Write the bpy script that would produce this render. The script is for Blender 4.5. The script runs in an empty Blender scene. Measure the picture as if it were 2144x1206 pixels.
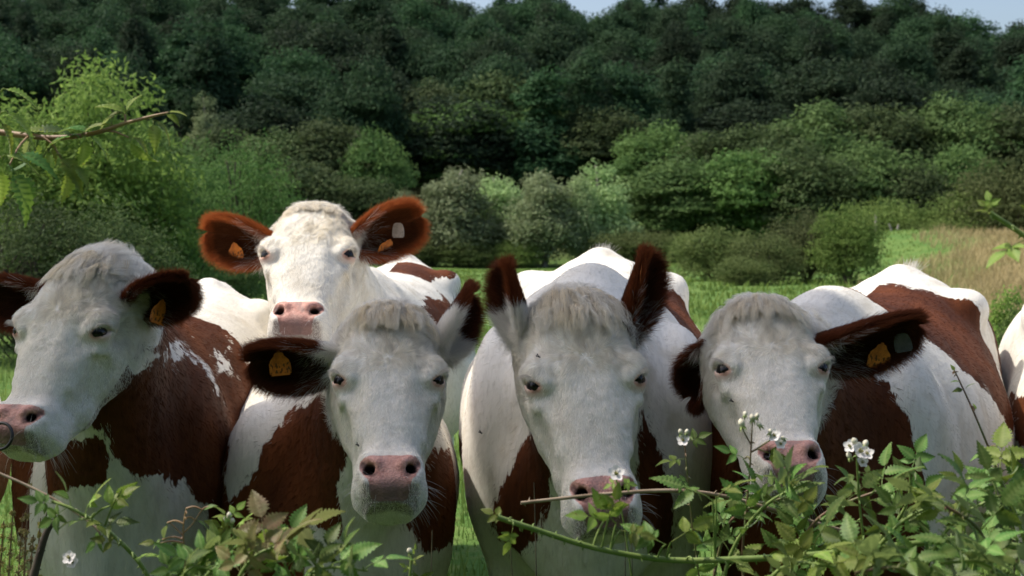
import bpy, bmesh, math, random, time
import numpy as np
from mathutils import Vector, Matrix, Euler, Quaternion
T0 = time.time()
R = math.radians
scene = bpy.context.scene
col = scene.collection

# ---------------------------------------------------------------- camera
CAM_POS = Vector((0.0, 0.0, 1.62)); CAM_PITCH = -2.73; LENS = 45.0
cam_d = bpy.data.cameras.new('camera'); cam = bpy.data.objects.new('camera', cam_d); col.objects.link(cam)
cam.location = CAM_POS; cam.rotation_euler = (R(90 + CAM_PITCH), 0, 0)
cam_d.lens = LENS; cam_d.sensor_width = 36; cam_d.clip_end = 3000; cam_d.clip_start = 0.05
cam_d.dof.use_dof = True; cam_d.dof.focus_distance = 2.75; cam_d.dof.aperture_fstop = 8.0
scene.camera = cam
# ---------------------------------------------------------------- light
SUN_DIR = Vector((-0.60, 0.08, 1.0)).normalized()          # points towards the sun
SUN_EL = math.asin(SUN_DIR.z); SUN_AZ = math.atan2(SUN_DIR.x, SUN_DIR.y)
world = bpy.data.worlds.new('World'); scene.world = world; world.use_nodes = True
nt = world.node_tree; bg = nt.nodes['Background']; sky = nt.nodes.new('ShaderNodeTexSky')
sky.sky_type = 'NISHITA'; sky.sun_disc = False; sky.sun_elevation = SUN_EL; sky.sun_rotation = SUN_AZ
sky.air_density = 1.0; sky.dust_density = 4.0; sky.ozone_density = 1.0
nt.links.new(sky.outputs[0], bg.inputs['Color']); bg.inputs['Strength'].default_value = 0.13
sun_d = bpy.data.lights.new('sun', 'SUN'); sun_d.energy = 3.1; sun_d.angle = R(0.53); sun_d.color = (1.0, 0.92, 0.80)
sun = bpy.data.objects.new('sun', sun_d); col.objects.link(sun)
sun.rotation_euler = (-SUN_DIR).to_track_quat('-Z', 'Y').to_euler(); sun.location = (-6, -3, 12)
scene.view_settings.view_transform = 'Standard'; scene.view_settings.look = 'None'
scene.view_settings.exposure = 0.62; scene.view_settings.gamma = 1.0
scene.render.engine = 'CYCLES'
scene.cycles.max_bounces = 9; scene.cycles.diffuse_bounces = 7; scene.cycles.glossy_bounces = 2
scene.cycles.transmission_bounces = 3; scene.cycles.transparent_max_bounces = 8
scene.cycles.use_denoising = True
try: scene.cycles_curves.shape = 'RIBBONS'
except Exception: pass

# ---------------------------------------------------------------- helpers
FPX = LENS / 36.0 * 2144
def ray(u, v):
    """direction (y = 1) of the line of sight through photograph pixel u, v"""
    x = (u - 1072) / FPX; z = -(v - 603) / FPX
    d = Vector((x, 1, z)); d.rotate(Euler((R(CAM_PITCH), 0, 0))); return d / d.y
def at(u, v, dist):
    return CAM_POS + ray(u, v) * dist
def tag(o, label=None, cat=None, group=None, kind=None):
    if label: o['label'] = label
    if cat: o['category'] = cat
    if group: o['group'] = group
    if kind: o['kind'] = kind
    return o
def empty(name, loc=(0, 0, 0), rz=0):
    o = bpy.data.objects.new(name, None); col.objects.link(o); o.location = loc; o.rotation_euler = (0, 0, rz)
    o.empty_display_size = 0.1; return o
def link(name, me, parent=None, mat=None):
    o = bpy.data.objects.new(name, me); col.objects.link(o)
    if parent is not None: o.parent = parent
    if mat is not None and not me.materials: me.materials.append(mat)
    return o
def np_mesh(name, V, F, smooth=True):
    """F: (n,3) or (n,4) int array (or a list of such)"""
    me = bpy.data.meshes.new(name)
    Fs = F if isinstance(F, list) else [F]
    Fs = [np.asarray(f, dtype=np.int32) for f in Fs if len(f)]
    V = np.asarray(V, dtype=np.float32)
    me.vertices.add(len(V)); me.vertices.foreach_set('co', V.ravel())
    loops = np.concatenate([f.ravel() for f in Fs])
    tot = np.concatenate([np.full(len(f), f.shape[1], dtype=np.int32) for f in Fs])
    st = np.concatenate([[0], np.cumsum(tot)[:-1]]).astype(np.int32)
    me.loops.add(len(loops)); me.loops.foreach_set('vertex_index', loops)
    me.polygons.add(len(tot)); me.polygons.foreach_set('loop_start', st)
    try: me.polygons.foreach_set('loop_total', tot)
    except Exception: pass
    me.update(calc_edges=True)
    me.polygons.foreach_set('use_smooth', np.full(len(tot), smooth, dtype=bool))
    return me
def attr(me, name, data, domain='POINT', typ='FLOAT'):
    a = me.attributes.new(name, typ, domain)
    if typ == 'FLOAT': a.data.foreach_set('value', np.asarray(data, dtype=np.float32).ravel())
    elif typ == 'FLOAT_VECTOR': a.data.foreach_set('vector', np.asarray(data, dtype=np.float32).ravel())
    elif typ == 'FLOAT_COLOR': a.data.foreach_set('color', np.asarray(data, dtype=np.float32).ravel())
    return a

class NT:
    """tiny helper to write node materials"""
    def __init__(s, name):
        s.m = bpy.data.materials.new(name); s.m.use_nodes = True; s.t = s.m.node_tree
        s.t.nodes.clear(); s.out = s.n('ShaderNodeOutputMaterial')
    def n(s, typ, **kw):
        x = s.t.nodes.new(typ)
        for k, v in kw.items(): setattr(x, k, v)
        return x
    def l(s, a, b): s.t.links.new(a, b)
    def put(s, sock, v):
        if hasattr(v, 'is_output') or isinstance(v, bpy.types.NodeSocket): s.l(v, sock)
        elif isinstance(v, (tuple, list)) and len(v) == 3 and sock.type == 'RGBA': sock.default_value = (*v, 1)
        else: sock.default_value = v
    def at(s, name): return s.n('ShaderNodeAttribute', attribute_name=name)
    def obj(s): return s.n('ShaderNodeTexCoord').outputs['Object']
    def noise(s, vec=None, scale=5, detail=3, rough=.55, dist=0):
        x = s.n('ShaderNodeTexNoise')
        if vec is not None: s.l(vec, x.inputs['Vector'])
        x.inputs['Scale'].default_value = scale; x.inputs['Detail'].default_value = detail
        x.inputs['Roughness'].default_value = rough; x.inputs['Distortion'].default_value = dist
        return x.outputs['Fac']
    def mapping(s, vec, scale=(1, 1, 1), rot=(0, 0, 0)):
        x = s.n('ShaderNodeMapping'); s.l(vec, x.inputs['Vector']); x.inputs['Scale'].default_value = scale
        x.inputs['Rotation'].default_value = rot; return x.outputs[0]
    def math(s, op, a, b=0.0, c=0.0):
        x = s.n('ShaderNodeMath', operation=op); s.put(x.inputs[0], a); s.put(x.inputs[1], b); s.put(x.inputs[2], c); return x.outputs[0]
    def ramp(s, f, lo, hi, a=0.0, b=1.0):
        x = s.n('ShaderNodeMapRange', interpolation_type='SMOOTHSTEP'); s.put(x.inputs[0], f)
        for i, v in enumerate((lo, hi, a, b)): x.inputs[i + 1].default_value = v
        return x.outputs[0]
    def mix(s, f, a, b, blend='MIX'):
        x = s.n('ShaderNodeMix', data_type='RGBA', blend_type=blend); s.put(x.inputs[0], f); s.put(x.inputs[6], a); s.put(x.inputs[7], b); return x.outputs[2]
    def bump(s, h, strength=.3, dist=.01):
        x = s.n('ShaderNodeBump'); s.l(h, x.inputs['Height']); x.inputs['Strength'].default_value = strength
        x.inputs['Distance'].default_value = dist; return x.outputs[0]
    def bsdf(s, color, rough=.6, spec=.3, normal=None, **kw):
        x = s.n('ShaderNodeBsdfPrincipled'); s.put(x.inputs['Base Color'], color); s.put(x.inputs['Roughness'], rough)
        x.inputs['Specular IOR Level'].default_value = spec
        if normal is not None: s.l(normal, x.inputs['Normal'])
        for k, v in kw.items(): s.put(x.inputs[k], v)
        s.b = x; s.l(x.outputs[0], s.out.inputs[0]); return s.m
    def leaf(s, color, rough=.5, spec=.25, trans=.3, tcol=None, normal=None):
        """leaf shader: reflection plus light coming through the blade"""
        x = s.n('ShaderNodeBsdfPrincipled'); s.put(x.inputs['Base Color'], color); s.put(x.inputs['Roughness'], rough)
        x.inputs['Specular IOR Level'].default_value = spec
        if normal is not None: s.l(normal, x.inputs['Normal'])
        t = s.n('ShaderNodeBsdfTranslucent'); s.put(t.inputs[0], tcol if tcol is not None else color)
        m = s.n('ShaderNodeMixShader'); m.inputs[0].default_value = trans
        s.l(x.outputs[0], m.inputs[1]); s.l(t.outputs[0], m.inputs[2]); s.l(m.outputs[0], s.out.inputs[0]); return s.m
FURQ = None
# ---------------------------------------------------------------- implicit surfaces
def smin(a, b, k):
    h = np.maximum(k - np.abs(a - b), 0.0) / k
    return np.minimum(a, b) - h * h * k * 0.25
def smax(a, b, k): return -smin(-a, -b, k)
def split(P):
    """(n,3) array -> three contiguous columns; the shapes below take either"""
    if isinstance(P, tuple): return P
    return tuple(np.ascontiguousarray(P[:, i], dtype=np.float32) for i in range(3))
def ell(P, c, r, rot=None):
    x, y, z = split(P); x = x - np.float32(c[0]); y = y - np.float32(c[1]); z = z - np.float32(c[2])
    if rot is not None:
        m = rot; x, y, z = (x * m[0, i] + y * m[1, i] + z * m[2, i] for i in range(3))
    rx, ry, rz = (np.float32(1 / v) for v in r)
    x = x * rx; y = y * ry; z = z * rz
    k0 = x * x; k0 += y * y; k0 += z * z; np.sqrt(k0, out=k0)
    x *= rx; y *= ry; z *= rz
    k1 = x * x; k1 += y * y; k1 += z * z; np.sqrt(k1, out=k1); k1 += np.float32(1e-6)
    return k0 * (k0 - 1) / k1
def cone(P, a, b, ra, rb):
    """capsule with two radii"""
    x, y, z = split(P); ax, ay, az = (float(v) for v in a); bx, by, bz = (float(b[i]) - float(a[i]) for i in range(3))
    f = np.float32; x = x - f(ax); y = y - f(ay); z = z - f(az); L = bx * bx + by * by + bz * bz
    t = x * f(bx / L); t += y * f(by / L); t += z * f(bz / L); np.clip(t, 0, 1, out=t)
    x -= t * f(bx); y -= t * f(by); z -= t * f(bz)
    d = x * x; d += y * y; d += z * z; np.sqrt(d, out=d); d -= f(ra); d -= t * f(rb - ra)
    return d
def rbox(P, c, h, r):
    x, y, z = split(P); q = [np.abs(v - np.float32(c[i])) - np.float32(h[i] - r) for i, v in enumerate((x, y, z))]
    o = sum(np.maximum(v, 0) ** 2 for v in q)
    return np.sqrt(o) + np.minimum(np.maximum(q[0], np.maximum(q[1], q[2])), 0) - np.float32(r)
def rotm(*e):
    return np.array(Euler([R(x) for x in e]).to_matrix(), dtype=np.float32)
_lut = {}
def spl(t, tab):
    """smooth interpolation of a table; tab: list of (t, v1, v2, ...) with rising t"""
    if id(tab) not in _lut:
        T = np.asarray(tab, dtype=np.float64); x = T[:, 0]; Y = T[:, 1:]; m = np.gradient(Y, x, axis=0)
        g = np.linspace(x[0], x[-1], 1500); i = np.clip(np.searchsorted(x, g, side='right') - 1, 0, len(x) - 2)
        h = (x[i + 1] - x[i]); s = ((g - x[i]) / h)[:, None]; h = h[:, None]
        r = (2*s**3 - 3*s**2 + 1) * Y[i] + (s**3 - 2*s**2 + s) * h * m[i] + (3*s**2 - 2*s**3) * Y[i + 1] + (s**3 - s**2) * h * m[i + 1]
        _lut[id(tab)] = (x[0], 1499 / (x[-1] - x[0]), [np.ascontiguousarray(c, dtype=np.float32) for c in r.T], tab)
    x0, k, C, _ = _lut[id(tab)]
    u = np.clip((np.asarray(t) - x0) * k, 0, 1498.99).astype(np.float32); i = u.astype(np.int32); u -= i
    return [c[i] * (1 - u) + c[i + 1] * u for c in C]

def axis_nodes(lo, hi, flo, fhi, coarse, fine):
    """grid lines: fine inside [flo, fhi], growing to coarse outside"""
    out = list(np.arange(flo, fhi + fine, fine))
    s = fine; x = out[-1]
    while x < hi:
        s = min(coarse, s * 1.18); x += s; out.append(x)
    s = fine; x = out[0]; pre = []
    while x > lo:
        s = min(coarse, s * 1.18); x -= s; pre.append(x)
    return np.array(pre[::-1] + out, dtype=np.float32)

def polygonise(func, xs, ys, zs, B=4):
    """surface nets on a rectilinear grid, evaluated only near the surface"""
    def pad(a):
        n = (-(len(a) - 1)) % B
        return np.concatenate([a, a[-1] + (a[-1] - a[-2]) * np.arange(1, n + 1)]).astype(np.float32) if n else a
    xs, ys, zs = pad(xs), pad(ys), pad(zs)
    cx, cy, cz = xs[::B], ys[::B], zs[::B]
    C = np.stack(np.meshgrid(cx, cy, cz, indexing='ij'), -1).reshape(-1, 3)
    Fc = func(C).reshape(len(cx), len(cy), len(cz))
    dx = np.diff(cx)[:, None, None]; dy = np.diff(cy)[None, :, None]; dz = np.diff(cz)[None, None, :]
    diag = np.sqrt(dx*dx + dy*dy + dz*dz)
    mn = np.full(diag.shape, 1e9, dtype=np.float32)
    for i in (0, 1):
        for j in (0, 1):
            for k in (0, 1):
                mn = np.minimum(mn, np.abs(Fc[i:i + diag.shape[0], j:j + diag.shape[1], k:k + diag.shape[2]]))
    act = mn < diag * 1.05
    n = (len(xs), len(ys), len(zs))
    M = np.zeros(n, dtype=bool)
    fine = np.repeat(np.repeat(np.repeat(act, B, 0), B, 1), B, 2)
    for i in (0, 1):
        for j in (0, 1):
            for k in (0, 1):
                M[i:i + n[0] - 1, j:j + n[1] - 1, k:k + n[2] - 1] |= fine
    near = [np.minimum((np.arange(m) + B // 2) // B, s - 1) for m, s in zip(n, Fc.shape)]
    F = np.where(Fc[near[0]][:, near[1]][:, :, near[2]] > 0, 9.0, -9.0).astype(np.float32)
    idx = np.nonzero(M)
    P = np.stack([xs[idx[0]], ys[idx[1]], zs[idx[2]]], 1)
    F[idx] = func(P)
    S = F < 0
    cnt = np.zeros((n[0]-1, n[1]-1, n[2]-1), dtype=np.int8)
    for i in (0, 1):
        for j in (0, 1):
            for k in (0, 1):
                cnt += S[i:i + n[0]-1, j:j + n[1]-1, k:k + n[2]-1]
    cell = (cnt > 0) & (cnt < 8) & fine
    ci = np.nonzero(cell); N = len(ci[0])
    ids = np.full(cell.shape, -1, dtype=np.int32); ids[ci] = np.arange(N)
    acc = np.zeros((N, 3), dtype=np.float32); w = np.zeros(N, dtype=np.float32)
    corners = [(i, j, k) for i in (0, 1) for j in (0, 1) for k in (0, 1)]
    def node(c): return (ci[0] + c[0], ci[1] + c[1], ci[2] + c[2])
    for a in corners:
        for ax in range(3):
            if a[ax]: continue
            b = list(a); b[ax] = 1; na, nb = node(a), node(b)
            fa, fb = F[na], F[nb]; hit = (fa < 0) != (fb < 0)
            t = np.where(hit, fa / np.where(hit, fa - fb, 1), 0)[:, None]
            pa = np.stack([xs[na[0]], ys[na[1]], zs[na[2]]], 1); pb = np.stack([xs[nb[0]], ys[nb[1]], zs[nb[2]]], 1)
            acc += np.where(hit[:, None], pa + (pb - pa) * t, 0); w += hit
    V = acc / w[:, None]
    quads = []
    for ax in range(3):
        u, v = (ax + 1) % 3, (ax + 2) % 3
        sl0 = [slice(None)] * 3; sl1 = [slice(None)] * 3; sl0[ax] = slice(0, -1); sl1[ax] = slice(1, None)
        d = S[tuple(sl0)] != S[tuple(sl1)]
        e = np.array(np.nonzero(d))
        ok = (e[u] > 0) & (e[v] > 0) & (e[u] < n[u] - 1) & (e[v] < n[v] - 1); e = e[:, ok]
        q = []
        for du, dv in ((0, 0), (-1, 0), (-1, -1), (0, -1)):
            c = e.copy(); c[u] += du; c[v] += dv
            q.append(ids[c[0], c[1], c[2]])
        q = np.stack(q, 1)
        flip = ~S[e[0], e[1], e[2]]
        q[flip] = q[flip][:, ::-1]
        quads.append(q[(q >= 0).all(1)])
    Q = np.concatenate(quads)
    for _ in range(1):                                     # pull the vertices onto the surface
        f = func(V); g = grad(func, V, f0=f); V = V - np.clip(f, -.004, .004)[:, None] * g
    return V, Q
def grad(func, V, e=0.0015, f0=None):
    g = np.empty_like(V); f0 = func(V) if f0 is None else f0
    for a in range(3):
        d = np.zeros(3, dtype=np.float32); d[a] = e
        g[:, a] = func(V + d) - f0
    return g / (np.linalg.norm(g, axis=1, keepdims=True) + 1e-9)

# value noise in numpy (coat edges, hair, terrain)
_rs = np.random.RandomState(7); _tab = _rs.rand(64, 64, 64).astype(np.float32)
def vnoise(P):
    i = np.floor(P).astype(np.int64); f = (P - i).astype(np.float32); f = f * f * (3 - 2 * f); i &= 63; j = (i + 1) & 63
    x0, y0, z0 = i.T; x1, y1, z1 = j.T; fx, fy, fz = f.T
    def m(a, b, t): return a + (b - a) * t
    return m(m(m(_tab[x0, y0, z0], _tab[x1, y0, z0], fx), m(_tab[x0, y1, z0], _tab[x1, y1, z0], fx), fy),
             m(m(_tab[x0, y0, z1], _tab[x1, y0, z1], fx), m(_tab[x0, y1, z1], _tab[x1, y1, z1], fx), fy), fz)
# ---------------------------------------------------------------- cow anatomy
# head space: metres, x sideways, -y out of the face, z up along the face, poll at 0, muzzle at -0.52
HEAD_TAB = [(-.540, .048, -.030, .012, .040), (-.510, .060, -.052, .010, .050), (-.470, .066, -.060, .006, .058),
            (-.430, .066, -.058, .004, .066), (-.385, .068, -.056, .004, .078), (-.330, .078, -.060, .006, .100),
            (-.270, .096, -.066, .008, .130), (-.215, .108, -.070, .010, .150), (-.160, .110, -.072, .014, .160),
            (-.100, .106, -.068, .020, .155), (-.050, .096, -.056, .028, .140), (-.005, .080, -.036, .036, .115),
            (.030, .055, -.012, .040, .085), (.048, .030, .012, .042, .07)]
EYE = np.array((.1030, -.034, -.205), dtype=np.float32); EYE_R = .0212
EYE_AX = np.array(Vector((.83, -.55, -.04)).normalized(), dtype=np.float32)
EYE_H = np.array(Vector((-.52, -.72, -.62)).normalized(), dtype=np.float32)      # towards the inner corner
EYE_H = EYE_H - EYE_AX * (EYE_H @ EYE_AX); EYE_H /= np.linalg.norm(EYE_H)
EYE_V = np.cross(EYE_AX, EYE_H); EYE_V *= np.sign(EYE_V[2])

LID = [.24, .44]
def head_sdf(P0):
    x, y, z = split(P0); x = np.sqrt(x * x + np.float32(1e-6)); P = (x, y, z)
    a, yf, yc, yb = spl(z, HEAD_TAB)
    b = np.where(y < yc, yc - yf, yb - yc)
    n = 2.7
    q = ((np.abs(x) / a) ** n + (np.abs(y - yc) / b) ** n + 1e-9) ** (1 / n)
    f = (q - 1) * np.minimum(a, b)
    f = np.maximum(f, np.maximum(z - .046, -.530 - z))
    # jaw and cheeks
    f = smin(f, cone(P, (.050, .125, -.130), (.034, .080, -.370), .052, .034), .05)
    f = smin(f, cone(P, (.034, .080, -.370), (.008, .052, -.478), .034, .034), .03)
    f = smin(f, ell(P, (.070, .070, -.185), (.034, .075, .105)), .05)
    # cheek bone running from below the eye to the side of the nose
    f = smin(f, cone(P, (.098, -.005, -.250), (.072, -.006, -.345), .019, .013), .035)
    # brow and orbit
    f = smin(f, ell(P, (.0975, -.026, -.178), (.022, .034, .024), rotm(0, 0, 20)), .035)
    f = smin(f, ell(P, EYE, (.0238, .0250, .0230)), .020)
    f = smax(f, -ell(P, (.092, -.066, -.244), (.018, .014, .030), rotm(0, 14, 0)), .04)       # hollow before the eye
    f = smax(f, -ell(P, (.112, .030, -.165), (.016, .03, .03)), .03)                           # temple
    f = smin(f, ell(P, (.085, .050, -.050), (.040, .045, .040)), .04)                          # ear root
    f = smin(f, cone(P, (.111, -.024, -.176), (.090, -.052, -.212), .0060, .0035), .034)       # brow hanging over the eye
    f = smax(f, -ell(P, (.098, .012, -.300), (.012, .034, .055), rotm(0, 12, 0)), .03)        # hollow of the cheek
    # muzzle: broad upper lip, flat nose pad, comma shaped nostrils, a small chin set back below
    f = smin(f, rbox(P, (0, .000, -.458), (.072, .056, .047), .036), .030)
    f = smin(f, ell(P, (.047, .004, -.484), (.029, .044, .027)), .020)
    f = smin(f, rbox(P, (0, -.042, -.473), (.055, .025, .043), .021), .020)
    f = smin(f, cone(P, (.046, -.056, -.442), (.028, -.068, -.458), .013, .011), .014)
    f = smin(f, cone(P, (.059, -.046, -.466), (.048, -.058, -.494), .010, .011), .014)
    f = smax(f, -cone(P, (.062, -.064, -.448), (.048, -.076, -.470), .0065, .0115), .008)
    f = smax(f, -cone(P, (.048, -.076, -.470), (.034, -.078, -.486), .0115, .0070), .008)
    f = smax(f, -cone(P, (.046, -.074, -.470), (.034, -.030, -.456), .0120, .008), .006)
    f = smax(f, -cone(P, (0, -.086, -.492), (0, -.078, -.525), .006, .009), .016)
    f = smin(f, ell(P, (0, .030, -.502), (.042, .042, .026)), .005)
    # eyelids: cut an almond opening down to the ball
    d = np.stack([x, y, z], 1) - EYE; r = np.sqrt((d * d).sum(1)) + 1e-6
    h = (d @ EYE_H) / r; v = (d @ EYE_V) / r; o = (d @ EYE_AX) / r
    op = np.where(v > 0, LID[0], LID[1]) * (1 - (h / .99) ** 2) - np.abs(v) 
    carve = np.maximum(np.maximum(-op * r, .018 - r), np.maximum(r - .05, -o * r + .002))
    f = smax(f, -carve, .003)
    return f.astype(np.float32)

# body space: ground at 0, cow looks towards -y, shoulders above y = 0
BODY_TAB = [(-.34, .06, .95, .80), (-.27, .15, 1.06, .72), (-.14, .225, 1.20, .655), (.02, .275, 1.31, .62), (.18, .305, 1.362, .60),
            (.40, .355, 1.345, .575), (.65, .395, 1.335, .555), (.88, .395, 1.345, .565), (1.06, .360, 1.368, .64),
            (1.22, .315, 1.385, .74), (1.38, .275, 1.385, .82), (1.52, .215, 1.360, .88), (1.61, .12, 1.31, .98), (1.65, .04, 1.24, 1.10)]
def body_sdf(P0, fat=1.0):
    x, y, z = split(P0); x = np.sqrt(x * x + np.float32(1e-5)) / np.float32(fat); P = (x, y, z)
    a, zt, zb = spl(y, BODY_TAB)
    c = zb + (zt - zb) * .46; h = np.where(z > c, zt - c, c - zb)
    t = np.clip((z - c) / h, -1.2, 1.2)
    a = a * np.where(t > 0, 1 - .10 * t - .12 * t * t, 1 - .04 * t * t)
    n = 2.25
    q = ((x / a) ** n + np.abs((z - c) / h) ** n + 1e-9) ** (1 / n)
    f = (q - 1) * np.minimum(a, h) * .9
    f = smax(f, np.maximum(-.345 - y, y - 1.655), .05)
    # shoulder blade, hooks, pins, thigh
    f = smin(f, ell(P, (.205, .02, .98), (.085, .17, .27), rotm(12, 0, 0)), .08)
    f = smin(f, ell(P, (.235, 1.17, 1.285), (.050, .075, .050)), .09)
    f = smin(f, ell(P, (.120, 1.55, 1.255), (.045, .06, .05)), .07)
    f = smin(f, ell(P, (.200, 1.36, .98), (.120, .22, .30), rotm(-14, 0, 0)), .09)
    f = smin(f, cone(P, (0, 1.30, 1.372), (0, 1.64, 1.315), .028, .026), .07)
    f = smin(f, cone(P, (0, .02, 1.335), (0, .30, 1.338), .028, .028), .07)
    # brisket
    f = smin(f, ell(P, (0, -.20, .78), (.10, .13, .17), rotm(-20, 0, 0)), .08)
    # legs
    for seg in (((.165, .00, .80), (.150, -.01, .44), .095, .052), ((.150, -.01, .44), (.150, .015, .15), .050, .034),
                ((.150, .015, .15), (.150, -.02, .045), .040, .047)):
        f = smin(f, cone(P, *seg), .05)
    for seg in (((.205, 1.26, .80), (.165, 1.50, .50), .11, .052), ((.165, 1.50, .50), (.160, 1.46, .15), .046, .036),
                ((.160, 1.46, .15), (.160, 1.42, .045), .042, .048)):
        f = smin(f, cone(P, *seg), .05)
    # tail
    f = smin(f, cone(P, (0, 1.63, 1.31), (0, 1.70, 1.15), .030, .024), .04)
    f = smin(f, cone(P, (0, 1.70, 1.15), (0, 1.68, .62), .022, .016), .02)
    f = np.maximum(f, .004 - z)
    return f.astype(np.float32)

EAR_PROF = [(0, .030), (.12, .034), (.28, .050), (.48, .066), (.66, .067), (.80, .061), (.90, .050), (.96, .036), (1.0, .012)]
def ear_mesh(L=.24, W=.060, cup=1.0, curl=0.0, droop=0.0, nu=22, nv=28):
    """leaf shaped cupped ear: x along the ear, -y the open side, z up. Returns V, Q, u, inside"""
    us = np.linspace(0, 1, nu); V = []; U = []; IN = []
    prof = EAR_PROF
    for u in us:
        w = spl(np.array([u]), prof)[0][0] * (W / .068)
        arc = R(145) * (1 - u) ** 1.9 + R(52) * cup * (1 - (1 - u) ** 1.9)       # half opening of the shell
        r = w / max(math.sin(min(arc, R(90))), .35)
        th = .0075 * (1 - .45 * u)
        cx = L * u; bend = curl * u * u * L; dz = -droop * u * u * L
        k = nv // 2
        for side, rr in ((0, r), (1, r - th)):
            A = np.linspace(-arc, arc, k)
            if side: A = A[::-1]
            for q in A:
                V.append((cx, rr * math.cos(q) - r + bend, rr * math.sin(q) + dz)); U.append(u); IN.append(side)
    V = np.array(V, dtype=np.float32); Q = []
    for i in range(nu - 1):
        for j in range(nv):
            a = i * nv + j; b = i * nv + (j + 1) % nv; Q.append((a, b, b + nv, a + nv))
    base = (nu - 1) * nv
    for j in range(nv // 2 - 1):
        Q.append((base + j, base + j + 1, base + nv - 2 - j, base + nv - 1 - j))
    return V, np.array(Q, dtype=np.int32), np.array(U), np.array(IN)

def poly_dist(P, poly):
    """signed distance in 2D (inside > 0)"""
    A = np.asarray(poly, dtype=np.float32); B = np.roll(A, -1, 0)
    d = np.full(len(P), 1e9, dtype=np.float32); ins = np.zeros(len(P), dtype=bool)
    for a, b in zip(A, B):
        ab = b - a; t = np.clip(((P - a) @ ab) / (ab @ ab + 1e-12), 0, 1); q = P - a - t[:, None] * ab
        d = np.minimum(d, (q * q).sum(1))
        c = (a[1] > P[:, 1]) != (b[1] > P[:, 1])
        ins ^= c & (P[:, 0] < (b[0] - a[0]) * (P[:, 1] - a[1]) / (b[1] - a[1] + 1e-12) + a[0])
    d = np.sqrt(d); return np.where(ins, d, -d)
# ---------------------------------------------------------------- coat and hair
WHITE = np.array((.74, .72, .68)); BROWN = np.array((.105, .040, .018)); CREAM = np.array((.62, .55, .42))
def coat_material(name, brown=(.130, .037, .0105), dark=(.036, .0105, .005)):
    m = NT(name); ob = m.obj()
    st = m.mapping(ob, (1, .35, .30)); fine = m.noise(st, 60, 3, .6); mid = m.noise(st, 16, 3, .55)
    edge = m.math('ADD', m.math('MULTIPLY', m.math('SUBTRACT', fine, .5), .045), m.math('MULTIPLY', m.math('SUBTRACT', mid, .5), .045))
    fld = m.math('ADD', m.at('brown').outputs['Fac'], edge)
    mask = m.ramp(fld, -.0025, .0025)
    tone = m.noise(m.mapping(ob, (1, .5, .35)), 7, 4, .6); streak = m.noise(m.mapping(ob, (1, .3, .22)), 120, 2, .6)
    br = m.mix(m.ramp(tone, .35, .7), dark, brown)
    br = m.mix(m.math('MULTIPLY', streak, .5), br, (.17, .052, .015))
    wh = m.mix(m.ramp(m.noise(ob, 9, 4, .6), .45, .75), (.74, .715, .655), (.60, .555, .47))
    wh = m.mix(m.math('MULTIPLY', m.ramp(streak, .45, .75), .35), wh, (.46, .44, .40))
    wh = m.mix(m.at('skin').outputs['Fac'], wh, (.62, .36, .27))
    c = m.mix(mask, wh, br)
    pk = m.noise(ob, 90, 4, .7)
    pink = m.mix(m.ramp(pk, .42, .66), (.60, .33, .27), (.44, .21, .17))
    pink = m.mix(m.ramp(m.noise(ob, 28, 4, .6), .5, .7), pink, (.34, .21, .185))
    nose = m.at('pink').outputs['Fac']
    c = m.mix(m.ramp(m.math('ADD', nose, m.math('MULTIPLY', m.math('SUBTRACT', pk, .5), .5)), .35, .65), c, pink)
    c = m.mix(m.at('grey').outputs['Fac'], c, (.15, .105, .10))
    c = m.mix(m.at('hole').outputs['Fac'], c, (.018, .010, .010))
    vor = m.n('ShaderNodeTexVoronoi'); m.l(ob, vor.inputs['Vector']); vor.inputs['Scale'].default_value = 230
    h = m.mix(nose, streak, vor.outputs['Distance'])
    rough = m.math('SUBTRACT', .72, m.math('MULTIPLY', nose, .38))
    return m.bsdf(c, rough, .12, m.bump(h, .35, .004))
def hair_material():
    m = NT('cow_hair'); a = m.at('hair_colour').outputs['Color']
    d = m.n('ShaderNodeBsdfPrincipled'); m.l(a, d.inputs['Base Color']); d.inputs['Roughness'].default_value = .55
    d.inputs['Specular IOR Level'].default_value = .18
    t = m.n('ShaderNodeBsdfTranslucent'); m.l(a, t.inputs[0])
    x = m.n('ShaderNodeMixShader'); x.inputs[0].default_value = .55
    m.l(d.outputs[0], x.inputs[1]); m.l(t.outputs[0], x.inputs[2]); m.l(x.outputs[0], m.out.inputs[0]); return m.m
def eye_material():
    m = NT('eye'); c = m.mix(m.ramp(m.at('iris').outputs['Fac'], 1.15, 1.25), (.008, .006, .005), (.07, .05, .045))
    return m.bsdf(c, .10, .35)
MAT_HAIR = hair_material(); MAT_EYE = eye_material()

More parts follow.
